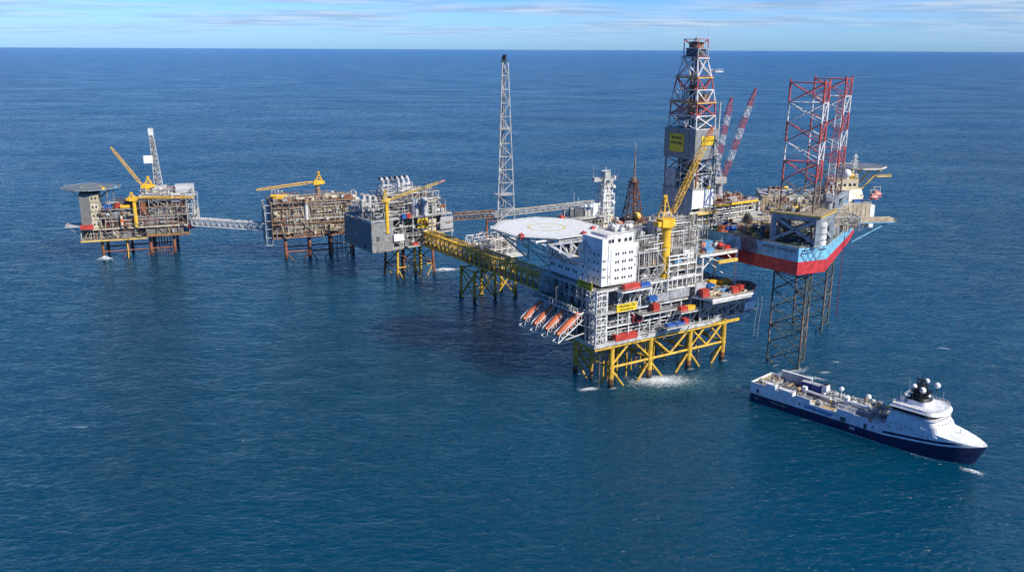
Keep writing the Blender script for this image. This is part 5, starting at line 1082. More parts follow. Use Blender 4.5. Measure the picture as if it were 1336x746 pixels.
gear(jr, -20, -4, -30, -12, 69, 4, 12, 212, ('dark_grey', 'grey', 'old_metal', 'galv', 'rust_red'), (1.5, 4)); gear(jr, -34, -18, -16, 6, 69, 5, 18, 213, ('dark_grey', 'old_metal', 'orange', 'rust_red', 'blue', 'pale_yellow', 'galv'), (2, 6))
pipes(jr, -36, -6, -22, 6, 69.2, 75, 24, 214, ('old_metal', 'galv', 'rust_red', 'pale_yellow'))
o = jmb(); o.box(165, 470, 69.1, 172, 474, 75, 'dark_red'); o.build('winch', jr)
for k, (x, y) in enumerate(((108, 482), (112, 477), (116, 471), (121, 465), (125, 459))):
    pass
o = jmb()
for k in range(9): 
    f0 = .53 + k*.016; p = Vector((98, 489, 0)) + d*f0 + nrm*1.0; o.tube((p.x, p.y, 69.5), (p.x + 1.5, p.y, 54 + ((k-4)/4)**2*7), .24, 'dark_red', 6)
o.build('hose_bundle', jr)
# accommodation
jq = thing('rig_quarters', 'cream accommodation block at the right end of the jack-up rig', 'building', (205, 522, 66), 12)
o = MB(); o.prism([(-15, -5), (9, -5), (13, 16), (-12, 20)], 0, 10.6, 'beige', poly2=[(-15, -5), (9.5, -5), (14, 16), (-12, 20)]); o.box(9.6, -4.6, -4, 12.5, 14, 9.5, 'clean_white'); o.build('lower_wall', jq)
for i in range(8):
    o = MB(); o.box(-14+i*2.9, -5.25, .6, -13.7+i*2.9, -5.02, 10.2, 'ivory'); o.build('wall_rib', jq)
o = MB(); o.prism([(-15, 2.4), (10, 2.4), (14, 18), (-12, 20)], 10.62, 18, 'ivory', poly2=[(-15, 6), (9, 6), (13, 18), (-12, 20)]); o.build('sloping_roof', jq)
o = MB(); o.prism([(-9, 6.5), (7, 6.5), (8, 17), (-9, 18)], 18.02, 23.5, 'ivory'); o.build('upper_wall', jq)
for x in (-5.5, -2, 1.5, 4.5): o = MB(); o.box(x-.8, 6.36, 19.6, x+.8, 6.48, 21.2, 'glass'); o.build('window', jq)
o = MB(); o.rail([(-15, -5, 10.65), (9.4, -5, 10.65)], 'white'); o.rail([(-9, 6.5, 23.5), (7, 6.5, 23.5), (8, 17, 23.5)], 'pale_yellow'); o.rail([(-15, 3, 18), (9, 6, 18)], 'pale_yellow'); o.build('railing', jq)
o = MB(); o.box(-12, -2.6, 10.65, -5, 0, 12.4, 'light_blue'); o.build('blue_locker', jq); o = MB(); o.box(0, -2, 10.65, 6, .6, 12.6, 'blue'); o.build('blue_locker', jq)
o = MB(); o.sph((-.5, 8, 27.2), 2.6, 'clean_white', 18); o.cyl(-.5, 8, 23.5, 25.4, 1.6, 'white', 12); o.build('radome', jq)
gear(jq, -14, -8, 5, 14, 18, 8, 5, 151, ('ivory', 'galv', 'pale_yellow'), (2, 3)); gear(jq, 2, 9, 8, 15, 23.5, 5, 5, 152, ('white', 'ivory', 'light_grey', 'pale_yellow'), (1.5, 3))
o = MB(); o.lattice([(5, 10, 23.5), (8, 10, 23.5), (8, 13, 23.5), (5, 13, 23.5)], [(6, 11, 38), (7, 11, 38), (7, 12, 38), (6, 12, 38)], 6, .14, .08, 'white', style='z', n=4); o.bar((3.5, 11.5, 34), (9.5, 11.5, 34), .2, 'white'); o.bar((4.5, 11.5, 36.5), (8.5, 11.5, 36.5), .2, 'white'); o.cyl(6.5, 11.5, 38, 41, .08, 'white', 5); o.build('radio_mast', jq)
jh = thing('helideck', 'grey helideck above the cream quarters of the jack-up rig', 'helideck', (213, 538, 95.5), 12)
hx_ = [(5 + 16.5*math.cos(2*math.pi*(i+.5)/8), 7 + 14.5*math.sin(2*math.pi*(i+.5)/8)) for i in range(8)]
o = MB(); o.prism(hx_, -.9, 0, 'deck_grey'); o.build('landing_surface', jh)
o = MB()
for i in range(8): o.bar((*[v*1.0 for v in hx_[i]], -.3), (*hx_[(i+1) % 8], -.3), .5, 'ivory'); o.rail([(*hx_[i], -.1), (*hx_[(i+1) % 8], -.1)], 'white', h=.5, step=4)
o.build('safety_net', jh)
o = MB()
for x in (-7, -1, 5, 12): o.bar((x, -5, -1.4), (x, 20, -1.4), .8, 'ivory'); o.bar((x, -4, -1.6), (-4 + x*.4, 4, -12), .6, 'ivory')
o.bar((16, 2, -1.6), (4, 2, -14), .6, 'pale_yellow'); o.bar((16, 10, -1.6), (4, 8, -14), .6, 'pale_yellow'); o.build('support_strut', jh)
o = MB(); o.prism(rect(5, -12, 15, -9), -4.2, -3.6, 'pale_yellow'); o.rail([(5, -12, -3.6), (15, -12, -3.6), (15, -9, -3.6)], 'pale_yellow'); o.bar((6, -10, -4), (2, -4, -11), .4, 'pale_yellow'); o.build('access_platform', jh)
for (x, y, z, lb) in ((216.3, 519, 80.5, 'lower of the two pink orange lifeboats on the jack-up quarters'), (220.2, 524, 81.5, 'outer of the two pink orange lifeboats on the jack-up quarters')):
    o = MB(); o.sph((0, 0, 0), 1.3, 'pink', 14, (2.3, 1, 1)); o.box(-1.9, -.8, .9, 1, .8, 2.1, 'pink'); o.box(-3.4, -.14, -1.6, 3.2, .14, -1.2, 'orange'); o.bar((-2, 0, 1), (-2.4, 0, 4.5), .25, 'ivory'); o.bar((2, 0, 1), (1.4, 0, 4.5), .25, 'ivory'); o.bar((-3, 0, 4.5), (2, 0, 4.5), .25, 'ivory'); ob = o.build('lifeboat'); ob.location = (x, y, z); ob.rotation_euler = (0, 0, R(10)); tag(ob, lb, 'lifeboat', 'lifeboats of the jack-up rig')
o = MB((0, 0, 0)); gp = thing('side_gangway', 'grey boxed gangway sticking out at the right end of the rig hull', 'gangway', (196, 496, 68.5), 10)
o = MB(); o.box(0, 0, 0, 27, 3.6, .6, 'light_blue'); o.box(0, 0, .62, 26, .3, 3.2, 'beige'); o.box(0, 3.3, .62, 26, 3.6, 3.2, 'beige'); o.build('gangway_tunnel', gp)
o = MB(); o.rail([(26, 0, .6), (28, 0, .6), (28, 5, .6)], 'pale_yellow'); o.bar((2, 2, -11), (24, 2, 0), .6, 'hull_cyan'); o.build('gangway_frame', gp)
hz_ = MB((186, 462, 0)); hz_.path([(183.5, 473, 66), (183.2, 472.6, 40), (183.4, 472.5, 20)], .2, 'dark_red', 6); ob = hz_.build('hanging_hose'); ob.location = (186, 462, 0); tag(ob, 'dark red hose hanging from the right side of the rig hull', 'hose')
# ------------------------------------------------------------------ cantilever with derrick
cv = thing('drilling_cantilever', 'long steel cantilever deck with yellow edge reaching from the rig over the main platform', 'cantilever', (97, 468, 70), 34)
deck(cv, rect(-2, -1, 58, 23), 2.4, 1.8, 'old_metal', edge='galv')
o = MB()
for y in (-1, 22):
    o.box(-2, y, 9.2, 50, y+.8, 10.2, 'galv'); o.box(-2, y, 2.4, 50, y+.8, 3.2, 'light_grey')
    for x in range(0, 51, 4): o.box(x-.25, y+.05, 3.2, x+.25, y+.75, 9.2, 'galv' if (x//4) % 3 else 'pale_yellow')
    for x in range(0, 48, 8): o.bar((x, y+.4, 3.2), (x+4, y+.4, 9.2), .5, 'light_grey')
o.build('side_girder', cv)
o = MB(); o.box(17, 1, 2.6, 45, 20, 9, 'grey'); o.build('inner_module', cv)
deck(cv, rect(17, -3, 50, 24), 13.2, 1.3, 'rust_red', edge='yellow', rail='galv')
frame(cv, 18, 49, -1, 22, [2.4, 7, 12], 5, 7, 'galv', .6, .7, 160)
gear(cv, 19, 48, -1, 22, 13.2, 3, 26, 161, ('rust_red', 'old_metal', 'ivory', 'galv', 'dark_grey'), (2, 7)); gear(cv, 1, 17, -1.5, 3, 2.4, 5, 8, 162, ('ivory', 'galv', 'dark_grey', 'pale_yellow'), (1.5, 3.5)); gear(cv, 46, 58, 0, 20, 2.4, 5, 10, 163, ('orange', 'yellow', 'dark_grey', 'rust_red', 'blue'), (2, 6))
pipes(cv, 0, 50, -2.5, -.5, 3, 12, 26, 164, ('galv', 'white', 'ivory', 'dark_grey'))
deck(cv, rect(2, -3.2, 17, -1), 9.3, .7, 'pale_yellow', edge='pale_yellow', rail='pale_yellow'); o = MB(); o.box(50, 2, 3, 56, 12, 12.5, 'light_grey'); o.box(50.5, -3, 6, 52, -1, 12, 'galv'); o.build('end_tower', cv)
frame(cv, 0, 17, 0, 22, [-12, -6, 0], 6, 7, 'galv', .6, .8, 165)
for (f, lb, m, z) in ((50, 'red box on the rig deck under the cantilever end', 'red', 2.5), (54.5, 'yellow box on the rig deck under the cantilever end', 'yellow', 2.6)): container(FD, f, -5, 69.1, 3.6, 2.6, 3, m, lb)
container(FD, 60, -4, 69.1, 7.5, 3, 3, 'orange', 'long orange box on the rig deck below the pipe rack', 10)
dr = thing('drilling_derrick', 'tall red and white drilling derrick with grey wind walls and a yellow sign', 'derrick', (97, 468, 72), 34)
o = MB(); o.box(0, 0, -2, .4, 23, 19.8, 'jacket_grey'); o.box(.4, 22.6, -2, 16.6, 23, 19.8, 'jacket_grey'); o.box(.4, 0, 9.6, 16.4, .4, 20.2, 'clean_white'); o.box(16.2, 0, 9.6, 16.6, 22.6, 19.8, 'light_grey'); o.box(.4, 9, -1, 16.2, 9.4, 19, 'wall_grey'); o.build('substructure_wall', dr)
deck(dr, rect(0, 0, 16.6, 23), 20, .5, 'dark_grey', rail='galv')
o = MB(); W0, W1 = (0, 16.8), (0, 23.5)
def bx4(o, x0, y0, x1, y1, z0, z1, t, m):
    o.box(x0, y0, z0, x1, y0+t, z1, m); o.box(x0, y1-t, z0, x1, y1, z1, m); o.box(x0, y0+t, z0, x0+t, y1-t, z1, m); o.box(x1-t, y0+t, z0, x1, y1-t, z1, m)
bx4(o, 0, 0, 16.8, 23.5, 36.2, 52, .3, 'derrick_grey')
for i in range(6): o.box(-.08, .5+i*4, 36.4, 0, .6+i*4, 51.8, 'grey')
for i in range(4): o.box(.5+i*5, -.08, 36.4, .6+i*5, 0, 51.8, 'light_grey')
o.build('wind_wall', dr)
o = MB(); o.lattice([(1, 1, 20), (15.8, 1, 20), (15.8, 22.5, 20), (1, 22.5, 20)], [(.9, .9, 36.5), (15.9, .9, 36.5), (15.9, 22.5, 36.5), (.9, 22.5, 36.5)], 2, .55, .3, 'grey', lambda k: 'light_grey', style='x')
o.box(5, 6, 20, 11.5, 17, 50, 'dark_grey'); o.box(1, 1, 27.5, 15.6, 22, 28, 'grey'); o.box(2, 2, 20.1, 7, 6, 25, 'ivory'); o.box(.6, 14, 20, 3.8, 22, 30, 'light_grey'); o.box(8, 1.4, 20, 15, 4, 27, 'white'); o.box(9.5, 1.3, 20.2, 13, 1.4, 26, 'black'); o.bar((3, .8, 20), (3, .8, 36), .7, 'rust_red'); o.build('lower_frame', dr)
o = MB(); 
lo = [(1.2, 1.2, 52), (15.6, 1.2, 52), (15.6, 22.2, 52), (1.2, 22.2, 52)]; cX, cY = 8.4, 11.7
def ringz(k, z): return [(cX + (x-cX)*k, cY + (y-cY)*k, z) for x, y, _ in lo]
bandm = ['tower_white', 'tower_red', 'tower_white', 'tower_red', 'tower_white']
o.lattice(ringz(1, 52), ringz(.93, 66), 2, .42, .26, lambda k: ['tower_white', 'tower_red'][k], style='x')
o.lattice(ringz(.93, 66), ringz(.72, 79), 2, .4, .26, lambda k: ['tower_white', 'tower_red'][k], style='k')
o.lattice(ringz(.72, 79), ringz(.48, 89), 1, .4, .26, lambda k: 'tower_white', style='x')
o.lattice(ringz(.5, 89), ringz(.5, 98.5), 2, .28, .15, lambda k: ('light_grey', 'tower_red')[k], style='z'); o.build('derrick_frame', dr)
for z, k, m in ((66, 1.02, 'pale_yellow'), (79, .82, 'pale_yellow'), (89, .6, 'tower_white')):
    o = MB(); rg = ringz(k, z); r2 = ringz(k*.55, z)
    vs = rg + r2 + [(x, y, zz-.5) for x, y, zz in rg] + [(x, y, zz-.5) for x, y, zz in r2]
    for i in range(4): j = (i+1) % 4; o.add([vs[i], vs[j], vs[4+j], vs[4+i], vs[8+i], vs[8+j], vs[12+j], vs[12+i]], [(0, 1, 2, 3), (7, 6, 5, 4), (0, 4, 5, 1), (2, 6, 7, 3), (1, 5, 6, 2), (3, 7, 4, 0)], m)
    o.rail(rg, 'tower_red', close=True); o.build('working_platform', dr)
o = MB(); o.box(5.2, 7.5, 89.5, 11.6, 15.5, 94, 'dark_grey'); o.box(6, 8.6, 94.1, 11, 14.5, 97, 'old_metal'); o.box(5, 7, 97, 12, 16, 97.3, 'light_grey'); o.cyl(8, 11, 97.3, 99.5, .9, 'light_grey', 8); o.cyl(11, 6, 98, 107, .1, 'white', 5, .05); o.build('crown_block', dr)
o = MB()
for x in (6, 8.4, 10.5): o.bar((x, 11, 52), (x, 11, 91), .8, 'dark_grey')

for i in range(6):
    for j in range(2): o.bar((4.2+i*1.5, 5+j*12, 50), (4.8+i*1.3, 6+j*10, 74), .34, ('light_grey', 'dark_grey', 'old_metal')[i % 3])
o.box(2.5, 3, 56.5, 14, 20, 57, 'dark_grey'); o.box(3.5, 5, 72, 13.5, 18, 72.4, 'grey'); o.box(3.5, 12, 57, 7, 19, 62, 'light_grey'); o.box(9, 4, 66, 13, 8, 70, 'old_metal'); o.box(5.5, 9, 58, 11, 14, 64, 'old_metal'); o.box(6.5, 9.5, 70, 10, 13, 75, 'rust_red'); o.build('top_drive_rail', dr)
o = MB()
for x, m in ((16.9, 'white'), ): o.tube((x+.7, .5, 0), (x+.7, .5, 66), .5, 'galv', 8)
o.tube((-.6, 9, 20), (-.6, 9, 36), .3, 'galv', 6); o.build('mud_pipe', dr)
deck(dr, rect(15, 3, 21, 10), 82, .5, 'galv', rail='white')
o = MB(); o.box(-.3, 8.2, 39.6, -.12, 19.0, 49.2, 'sign_yellow'); o.build('sign_panel', dr)
lettering('MAERSK', dr, (-.34, 13.6, 47.0), (R(90), 0, R(-90)), 2.1, 'black'); lettering('INVINCIBLE', dr, (-.34, 13.6, 44.3), (R(90), 0, R(-90)), 1.95, 'black', sx=.92)
o = MB(); o.box(4.5, -.3, 43.6, 14.5, -.12, 48.4, 'sign_yellow'); o.build('sign_panel', dr)
lettering('MAERSK INVINCIBLE', dr, (9.5, -.34, 46), (R(90), 0, 0), 1.1, 'black', sx=.85)
# cranes of the rig
def rb(k, n): return 'tower_red' if (k//3) % 2 == 0 else 'tower_white'
def rb2(k, n): return 'tower_red' if (k//3) % 2 else 'tower_white'
crane('rig_crane', 'rig crane with the long red and white boom leaning right of the derrick', (118, 496, 69), 92, 1.8, 4.5, (120.5, 499, 94), (135.8, 500, 144.5), 2.6, 'galv', 'cranes of the jack-up rig', tipmat='tower_red', bands=rb, mast=7, hook=0, nseg=19, pedmat='light_grey')
crane('rig_crane', 'rig crane with the shorter red and white boom close behind the derrick', (115, 512, 69), 96, 1.8, 4, (119, 512, 98), (126, 514, 138.8), 2.8, 'galv', 'cranes of the jack-up rig', tipmat='tower_red', bands=rb2, mast=6, hook=0, nseg=17, pedmat='light_grey')
crane('rig_crane', 'rig crane with upright red and white boom standing beside the lattice legs', (178, 486, 69), 84, 1.9, 4.6, (178.5, 489, 86), (185.5, 505, 140.5), 3.6, 'light_grey', 'cranes of the jack-up rig', tipmat='tower_red', bands=rb, mast=6, hook=0, nseg=19)
foam(150, 437, 40, 12, 30, 'foam_streaks', .5, 'scattered white foam around the near rig leg', 14)

for x_, y_, L_, a_, k_ in ((158, 428, 22, -35, 61), (166, 436, 14, 10, 62), (143, 446, 10, 40, 63), (178, 452, 9, -20, 64)): foam(x_, y_, L_, L_*.4, a_, 'foam_streaks', .25, 'drifting foam between the rig leg and the ship', k_)['group'] = 'foam near the rig leg'
# ------------------------------------------------------------------ vessel
SA = math.degrees(math.atan2(-.727, .687)); FS = Fr(116.4, 397.8, SA)
sh = thing('support_ship', 'white and dark blue offshore vessel with black mast lying in front of the rig', 'ship', (116.4, 397.8, 0), SA)
def hb(s, z):
    """half beam at station s, height z"""
    k = max(0, min(1, (z+3)/12.0)); s0 = 66 + 4*k; e = 99.3 + 5.2*k
    if s <= s0: b = 9.5
    else: u = min(1, (s-s0)/(e-s0)); b = 9.5*(1-u**(2.5+1.0*k))**.72
    if s < 4: b = min(b, 9.3)
    return max(0.04, b)
def top_z(s):
    T_ = [(0, 9.8), (8, 9.8), (8.01, 11.3), (13, 11.1), (13.01, 9.2), (16, 9.2), (16.01, 10.6), (22, 10.2), (22.01, 8.3), (24, 9.9), (31, 9.6), (31.01, 7.6), (44, 7.6), (44.01, 9.6), (52, 9.7), (52.01, 9.2), (58.5, 9.2), (58.51, 7.6), (62, 7.6), (62.01, 8), (66, 9.8), (68, 11.6), (80, 12.2), (88, 10.8), (96, 9.8), (104.5, 8.8)]
    for (a, za), (b, zb_) in zip(T_, T_[1:]):
        if a <= s <= b: return za + (zb_-za)*(s-a)/max(1e-6, b-a)
    return 8.8
def line_z(s): return 4.1 if s < 66 else 4.1 + (s-66)*.105 + (max(0, s-90)*.06)
S_ = sorted(set([0, 2, 4, 8, 8.01, 13, 13.01, 16, 16.01, 22, 22.01, 24, 31, 31.01, 38, 44, 44.01, 52, 52.01, 58.5, 58.51, 62, 62.01, 66] + [66 + i*1.6 for i in range(24)] + [104.4]))
S_ = [s for s in S_ if s <= 104.4]
def sheet(zf0, zf1, mat, name, rows=3, inset=0.0, both=True):
    o = MB()
    for e in (-1, 1):
        vs = []; fs = []
        for s in S_:
            for r_ in range(rows+1):
                z = zf0(s) + (zf1(s)-zf0(s))*r_/rows; end = 99.3 + 5.2*max(0, min(1, (z+3)/12.0)); ss = min(s, end)
                vs.append((ss, 9.5 + e*max(0.02, hb(ss, z)-inset), z))
        n = rows+1
        for i in range(len(S_)-1):
            for r_ in range(rows): q = (i*n+r_, (i+1)*n+r_, (i+1)*n+r_+1, i*n+r_+1); fs.append(q if e < 0 else tuple(reversed(q)))
        o.add(vs, fs, mat, False)
    return o, o.build(name, sh)
sheet(lambda s: -3, lambda s: line_z(s)-.001, 'navy', 'hull', 4); 
sheet(line_z, lambda s: min(top_z(s), 99), 'ship_white', 'upper_hull', 3)
sheet(lambda s: line_z(s)+.0, lambda s: top_z(s)-.01, 'ship_white', 'inner_bulwark', 1, inset=.35)
o = MB()
for s0, s1 in zip(S_, S_[1:]):
    for e in (-1, 1):
        a = [(s0, 9.5+e*hb(s0, top_z(s0)), top_z(s0)), (s1, 9.5+e*hb(s1, top_z(s1)), top_z(s1)), (s1, 9.5+e*(max(.02, hb(s1, top_z(s1))-.35)), top_z(s1)), (s0, 9.5+e*(max(.02, hb(s0, top_z(s0))-.35)), top_z(s0))]
        o.add(a, [(0, 1, 2, 3) if e > 0 else (3, 2, 1, 0)], 'ship_white')
o.box(-.15, .2, -3, 0, 18.8, 3.5, 'navy'); o.box(-.15, .2, 3.52, 0, 18.8, 9.8, 'ship_white'); o.build('transom', sh)
# blue accent band above a white line near the bow
def band(za, zb_, s0, s1, mat, name):
    o = MB(); n = 30
    for e in (-1, 1):
        vs = []; fs = []
        for i in range(n+1):
            s = s0 + (s1-s0)*i/n
            for z in (za(s), zb_(s)): vs.append((s, 9.5 + e*(hb(s, z)+.03), z))
        for i in range(n): q = (2*i, 2*i+2, 2*i+3, 2*i+1); fs.append(q if e < 0 else tuple(reversed(q)))
        o.add(vs, fs, mat)
    o.build(name, sh)
band(lambda s: line_z(s)+.9, lambda s: line_z(s)+2.0, 65.5, 97, 'navy', 'accent_band'); 
o = MB(); pts = [(s, 9.5+e_*(hb(s, line_z(s))+.05), line_z(s)) for e_ in (-1,) for s in range(0, 64, 3)]; o.path(pts, .12, 'light_grey', 5); o.build('rubbing_strake', sh)
# decks
def deckpoly(z, s0, s1, inset, n=20):
    ss = [s0 + (s1-s0)*i/n for i in range(n+1)]
    return [(s, 9.5-max(.02, hb(s, z)-inset)) for s in ss] + [(s, 9.5+max(.02, hb(s, z)-inset)) for s in reversed(ss)]
o = MB(); o.prism(deckpoly(5, 0, 67, .3), 5.6, 5.9, 'grey'); o.build('working_deck', sh)
o = MB(); o.prism([(0, .4), (8, .4), (8, 18.6), (0, 18.6)], 5.95, 8.8, 'light_grey', 'deck_tan'); o.build('stern_deck', sh)
for (s0, t0, s1, t1, z) in ((24, 2, 31, 9, 6.9), (35, 1.2, 42, 5.5, 6.9), (46, 1.2, 51, 5.5, 8.2), (53, 1.2, 60, 6, 7), (56, 8, 65, 13, 7), (58, 14, 64, 18, 7), (32, 7, 35, 11, 6.9), (60, 2, 64, 6, 6.3)):
    o = MB(); o.box(s0, t0, 5.92, s1, t1, z, 'light_grey'); o.box(s0+.2, t0+.2, z, s1-.2, t1-.2, z+.05, 'ship_tan'); o.rail([(s0, t0, z), (s1, t0, z), (s1, t1, z), (s0, t1, z)], 'white', close=True); o.build('hatch_cover', sh)
# stern streamer space: ribbed far wall and blue container row
o = MB(); o.box(6, 18.2, 5.9, 22, 18.8, 12.6, 'ship_white')
for i in range(16): o.box(6.3+i, 17.9, 6.2, 6.6+i, 18.2, 12.4, 'galv')
o.box(6, 17.6, 12.4, 22, 18.9, 12.8, 'ship_white'); o.build('ribbed_wall', sh)
o = MB(); o.box(9, 9, 5.95, 20, 17, 6.5, 'old_metal'); o.build('winch_bed', sh)
for k in range(4):
    o = MB(); o.tube((10.5+k*2.6, 10, 7.8), (10.5+k*2.6, 16, 7.8), 1.0, 'old_metal' if k % 2 else 'dark_grey', 10); o.tube((10.5+k*2.6, 10, 7.8), (10.5+k*2.6, 10.2, 7.8), 1.4, 'light_grey', 12); o.build('cable_reel', sh)
for k in range(3):
    o = MB(); o.box(13.5 + k*0, 13.6, 6 + k*0, 14, 13.8, 6.1, 'blue'); 
for k, (s0, m) in enumerate(((18.5, 'logo_blue'), (23.5, 'logo_blue'))):
    o = MB(); o.box(s0, 14.4, 5.95, s0+4.6, 17.6, 11.4, m)
    for i in range(5): o.box(s0+.3+i*.95, 14.3, 6.2, s0+.5+i*.95, 14.4, 11.2, 'navy')
    o.box(s0, 14.4, 11.4, s0+4.6, 17.6, 11.6, 'light_grey'); o.build('deck_house', sh)
o = MB(); o.prism([(28.8, 13.8), (32, 13.8), (32, 18), (28.8, 18)], 5.95, 12.6, 'ship_white', poly2=[(29.4, 14.2), (31.4, 14.2), (31.4, 17.4), (29.4, 17.4)]); o.box(29.6, 14.5, 12.6, 31.2, 17.2, 13.1, 'black'); o.build('funnel', sh)
for (s0, t0, s1, t1, z, m) in ((31.5, 9.5, 45, 18, 8.6, 'galv'), (45, 8, 56, 13.5, 8.8, 'ship_white'), (14.2, .7, 22, 3.4, 10.2, 'ship_white'), (8.3, .6, 12.6, 3.2, 11.0, 'ship_white'), (24, .7, 31, 1.6, 9.4, 'ship_white'), (44.2, .6, 52, 1.5, 9.5, 'ship_white'), (60, .7, 64, 3.6, 8.6, 'ship_white'), (47, 14.5, 56, 18.3, 8.2, 'light_grey')):
    o = MB(); o.box(s0, t0, 5.93, s1, t1, z, m); o.rail([(s0, t0, z), (s1, t0, z), (s1, t1, z), (s0, t1, z)], 'white', close=True); o.build('deck_house', sh)
gear(sh, 32, 45, 10, 17.5, 8.6, 2.6, 8, 171, ('ship_white', 'galv', 'light_grey'), (1.2, 3.2)); gear(sh, 45.5, 56, 8.3, 13.3, 8.8, 3, 8, 172, ('ship_white', 'galv'), (1.2, 3)); gear(sh, 47, 60, 14.5, 18, 8.2, 4.2, 8, 173, ('dark_grey', 'old_metal', 'galv', 'grey'), (1.2, 3)); gear(sh, 60, 66, 1, 17, 5.95, 3.4, 8, 174, ('dark_grey', 'grey', 'blue', 'galv'), (1.2, 2.6)); gear(sh, 1, 8, 1, 17.5, 8.85, 2.2, 7, 175, ('ship_tan', 'ship_white', 'galv', 'old_metal'), (1.2, 3)); gear(sh, 24, 44, 5, 9, 5.95, 2.5, 7, 176, ('ship_white', 'galv'), (1.2, 3))
pipes(sh, 32, 62, 6, 13, 6.5, 10.8, 26, 177, ('ship_white', 'ship_white', 'galv'), (.12, .3))
for k, (a, b) in enumerate((((22.5, 10.5, 9.2), (37, 8, 9.6)), ((44, 9, 10.6), (56, 6.5, 11.4)))):
    o = MB(); o.tube(a, b, .62, 'ship_white', 10); o.cyl(a[0], a[1], 5.95, a[2]+.8, .9, 'ship_white', 12); o.box(a[0]-1, a[1]-1, a[2], a[0]+1, a[1]+1, a[2]+1.8, 'ship_white'); o.bar(b, (b[0], b[1], b[2]-2), .3, 'yellow'); o.build('deck_crane', sh)
for (x, y, z, r_) in ((37.5, 17, 12.4, 1.1), (50.3, 17.2, 12.2, 1.3)):
    o = MB(); o.cyl(x, y, 8, z-r_*.7, .22, 'white', 6); o.sph((x, y, z), r_, 'clean_white', 14); o.build('radome', sh)
o = MB(); o.tube((62, 12.5, 6), (65, 11, 12), .3, 'dark_grey', 6); o.bar((62, 15, 6), (66.5, 13.5, 13), .4, 'ship_white'); o.bar((62, 11, 6), (66.5, 13.5, 13), .4, 'ship_white'); o.box(61.3, 12, 11.6, 62.7, 13.2, 12.4, 'yellow'); o.build('davit', sh)
o = MB(); o.sph((62.6, 4, 8.6), 1.2, 'blue', 12); o.build('blue_buoy', sh)
# superstructure
def oval(s0, s1, hw, n=14, front=.55):
    """plan with rounded front: list of (s,t) anticlockwise"""
    L_ = (s1-s0); pts = [(s0, 9.5-hw)]; sF = s1 - hw*front*1.0
    for i in range(n+1):
        a = -math.pi/2 + math.pi*i/n; pts.append((sF + (s1-sF)*math.cos(a), 9.5 + hw*math.sin(a)))
    pts.append((s0, 9.5+hw)); return pts
def block(pa, pb, z0, z1, m, name, parent=sh):
    o = MB(); o.prism(pa, z0, z1, m, poly2=pb); return o.build(name, parent)
o = MB(); o.prism(deckpoly(9, 66, 104, .5, 24), [9.3]*21 if False else 9.2, 9.4, 'ship_white'); o.build('fore_deck', sh)
# turtle-backed forecastle
o = MB(); st = [86 + i*1.3 for i in range(15)]
vs = []; fs = []; nC = 8
for s in st:
    s = min(s, 104.2); z0 = top_z(s)-.02; b = max(.03, hb(s, z0)-.1); 
    for j in range(nC+1): u = j/nC*2-1; vs.append((s, 9.5 + b*u, z0 + .9*(1-u*u)*min(1, b/5)))
for i in range(len(st)-1):
    for j in range(nC): fs.append((i*(nC+1)+j, (i+1)*(nC+1)+j, (i+1)*(nC+1)+j+1, i*(nC+1)+j+1))
o.add(vs, fs, 'ship_white', True); o.build('forecastle', sh)
block(oval(66, 91.5, 9.3), oval(66.5, 89.6, 8.9), 9.42, 13.2, 'ship_white', 'deckhouse')
block(oval(66.5, 89.6, 8.9), oval(67.5, 87.2, 8.3), 13.21, 15.8, 'ship_white', 'deckhouse')
bd = oval(66.5, 88.0, 9.6); block(bd, bd, 15.81, 16.2, 'ship_white', 'bridge_deck')
block(oval(68, 86.2, 8.2), oval(67.6, 86.6, 8.5), 16.21, 16.5, 'ship_white', 'wheelhouse')
wb = oval(67.9, 86.4, 8.35); block(wb, oval(67.5, 86.9, 8.8), 16.51, 18.3, 'glass', 'window_band')
o = MB()
for i, ((xa, ya), (xb, yb_)) in enumerate(zip(wb, oval(67.5, 86.9, 8.8))): o.bar((xa*1.0, ya, 16.5), (xb, yb_, 18.3), .12, 'ship_white')
o.build('window_mullion', sh)
tp = oval(66.8, 88.4, 9.7); block(tp, oval(67.6, 87.4, 9.0), 18.31, 19.5, 'ship_white', 'wheelhouse_roof')
o = MB(); rp = oval(67.8, 87.2, 8.8); o.rail([(x, y, 19.5) for x, y in rp], 'white', close=True, step=1.6); rp = oval(66.6, 87.9, 9.5); o.rail([(x, y, 16.2) for x, y in rp], 'white', h=.8, step=3, w=.05); rp = oval(66.2, 89.6, 9.0); o.build('railing', sh)
o = MB(); o.prism(oval(72, 81.5, 4.8, 8), 19.51, 21.5, 'ship_white', poly2=oval(72.4, 80.8, 4.3, 8)); o.cyl(70, 6, 19.5, 22, .9, 'ship_white', 10); o.sph((70.3, 12.6, 20.6), 1.3, 'ship_white', 12); o.build('top_house', sh)
bm_ = MB(); bm_.prism(oval(71.5, 80.5, 4.6, 8), 21.51, 22.6, 'black', poly2=oval(72.2, 79.6, 3.6, 8)); bm_.prism([(73.5, 6.5), (78, 6.5), (78, 12.5), (73.5, 12.5)], 22.6, 27, 'black', poly2=[(74.6, 8), (77, 8), (77, 11), (74.6, 11)]); 
bm_.bar((75.8, 4.5, 24.5), (75.8, 14.5, 24.5), .45, 'black'); bm_.bar((75.8, 6, 27), (75.8, 13, 27), .4, 'black'); bm_.cyl(75.6, 9.5, 27, 32, .35, 'black', 6, .2); bm_.cyl(74.4, 8, 27, 31, .3, 'black', 6); bm_.cyl(73.5, 12, 22.5, 27, .25, 'black', 6); bm_.box(74.6, 8.6, 29.4, 77, 10.4, 29.9, 'black')
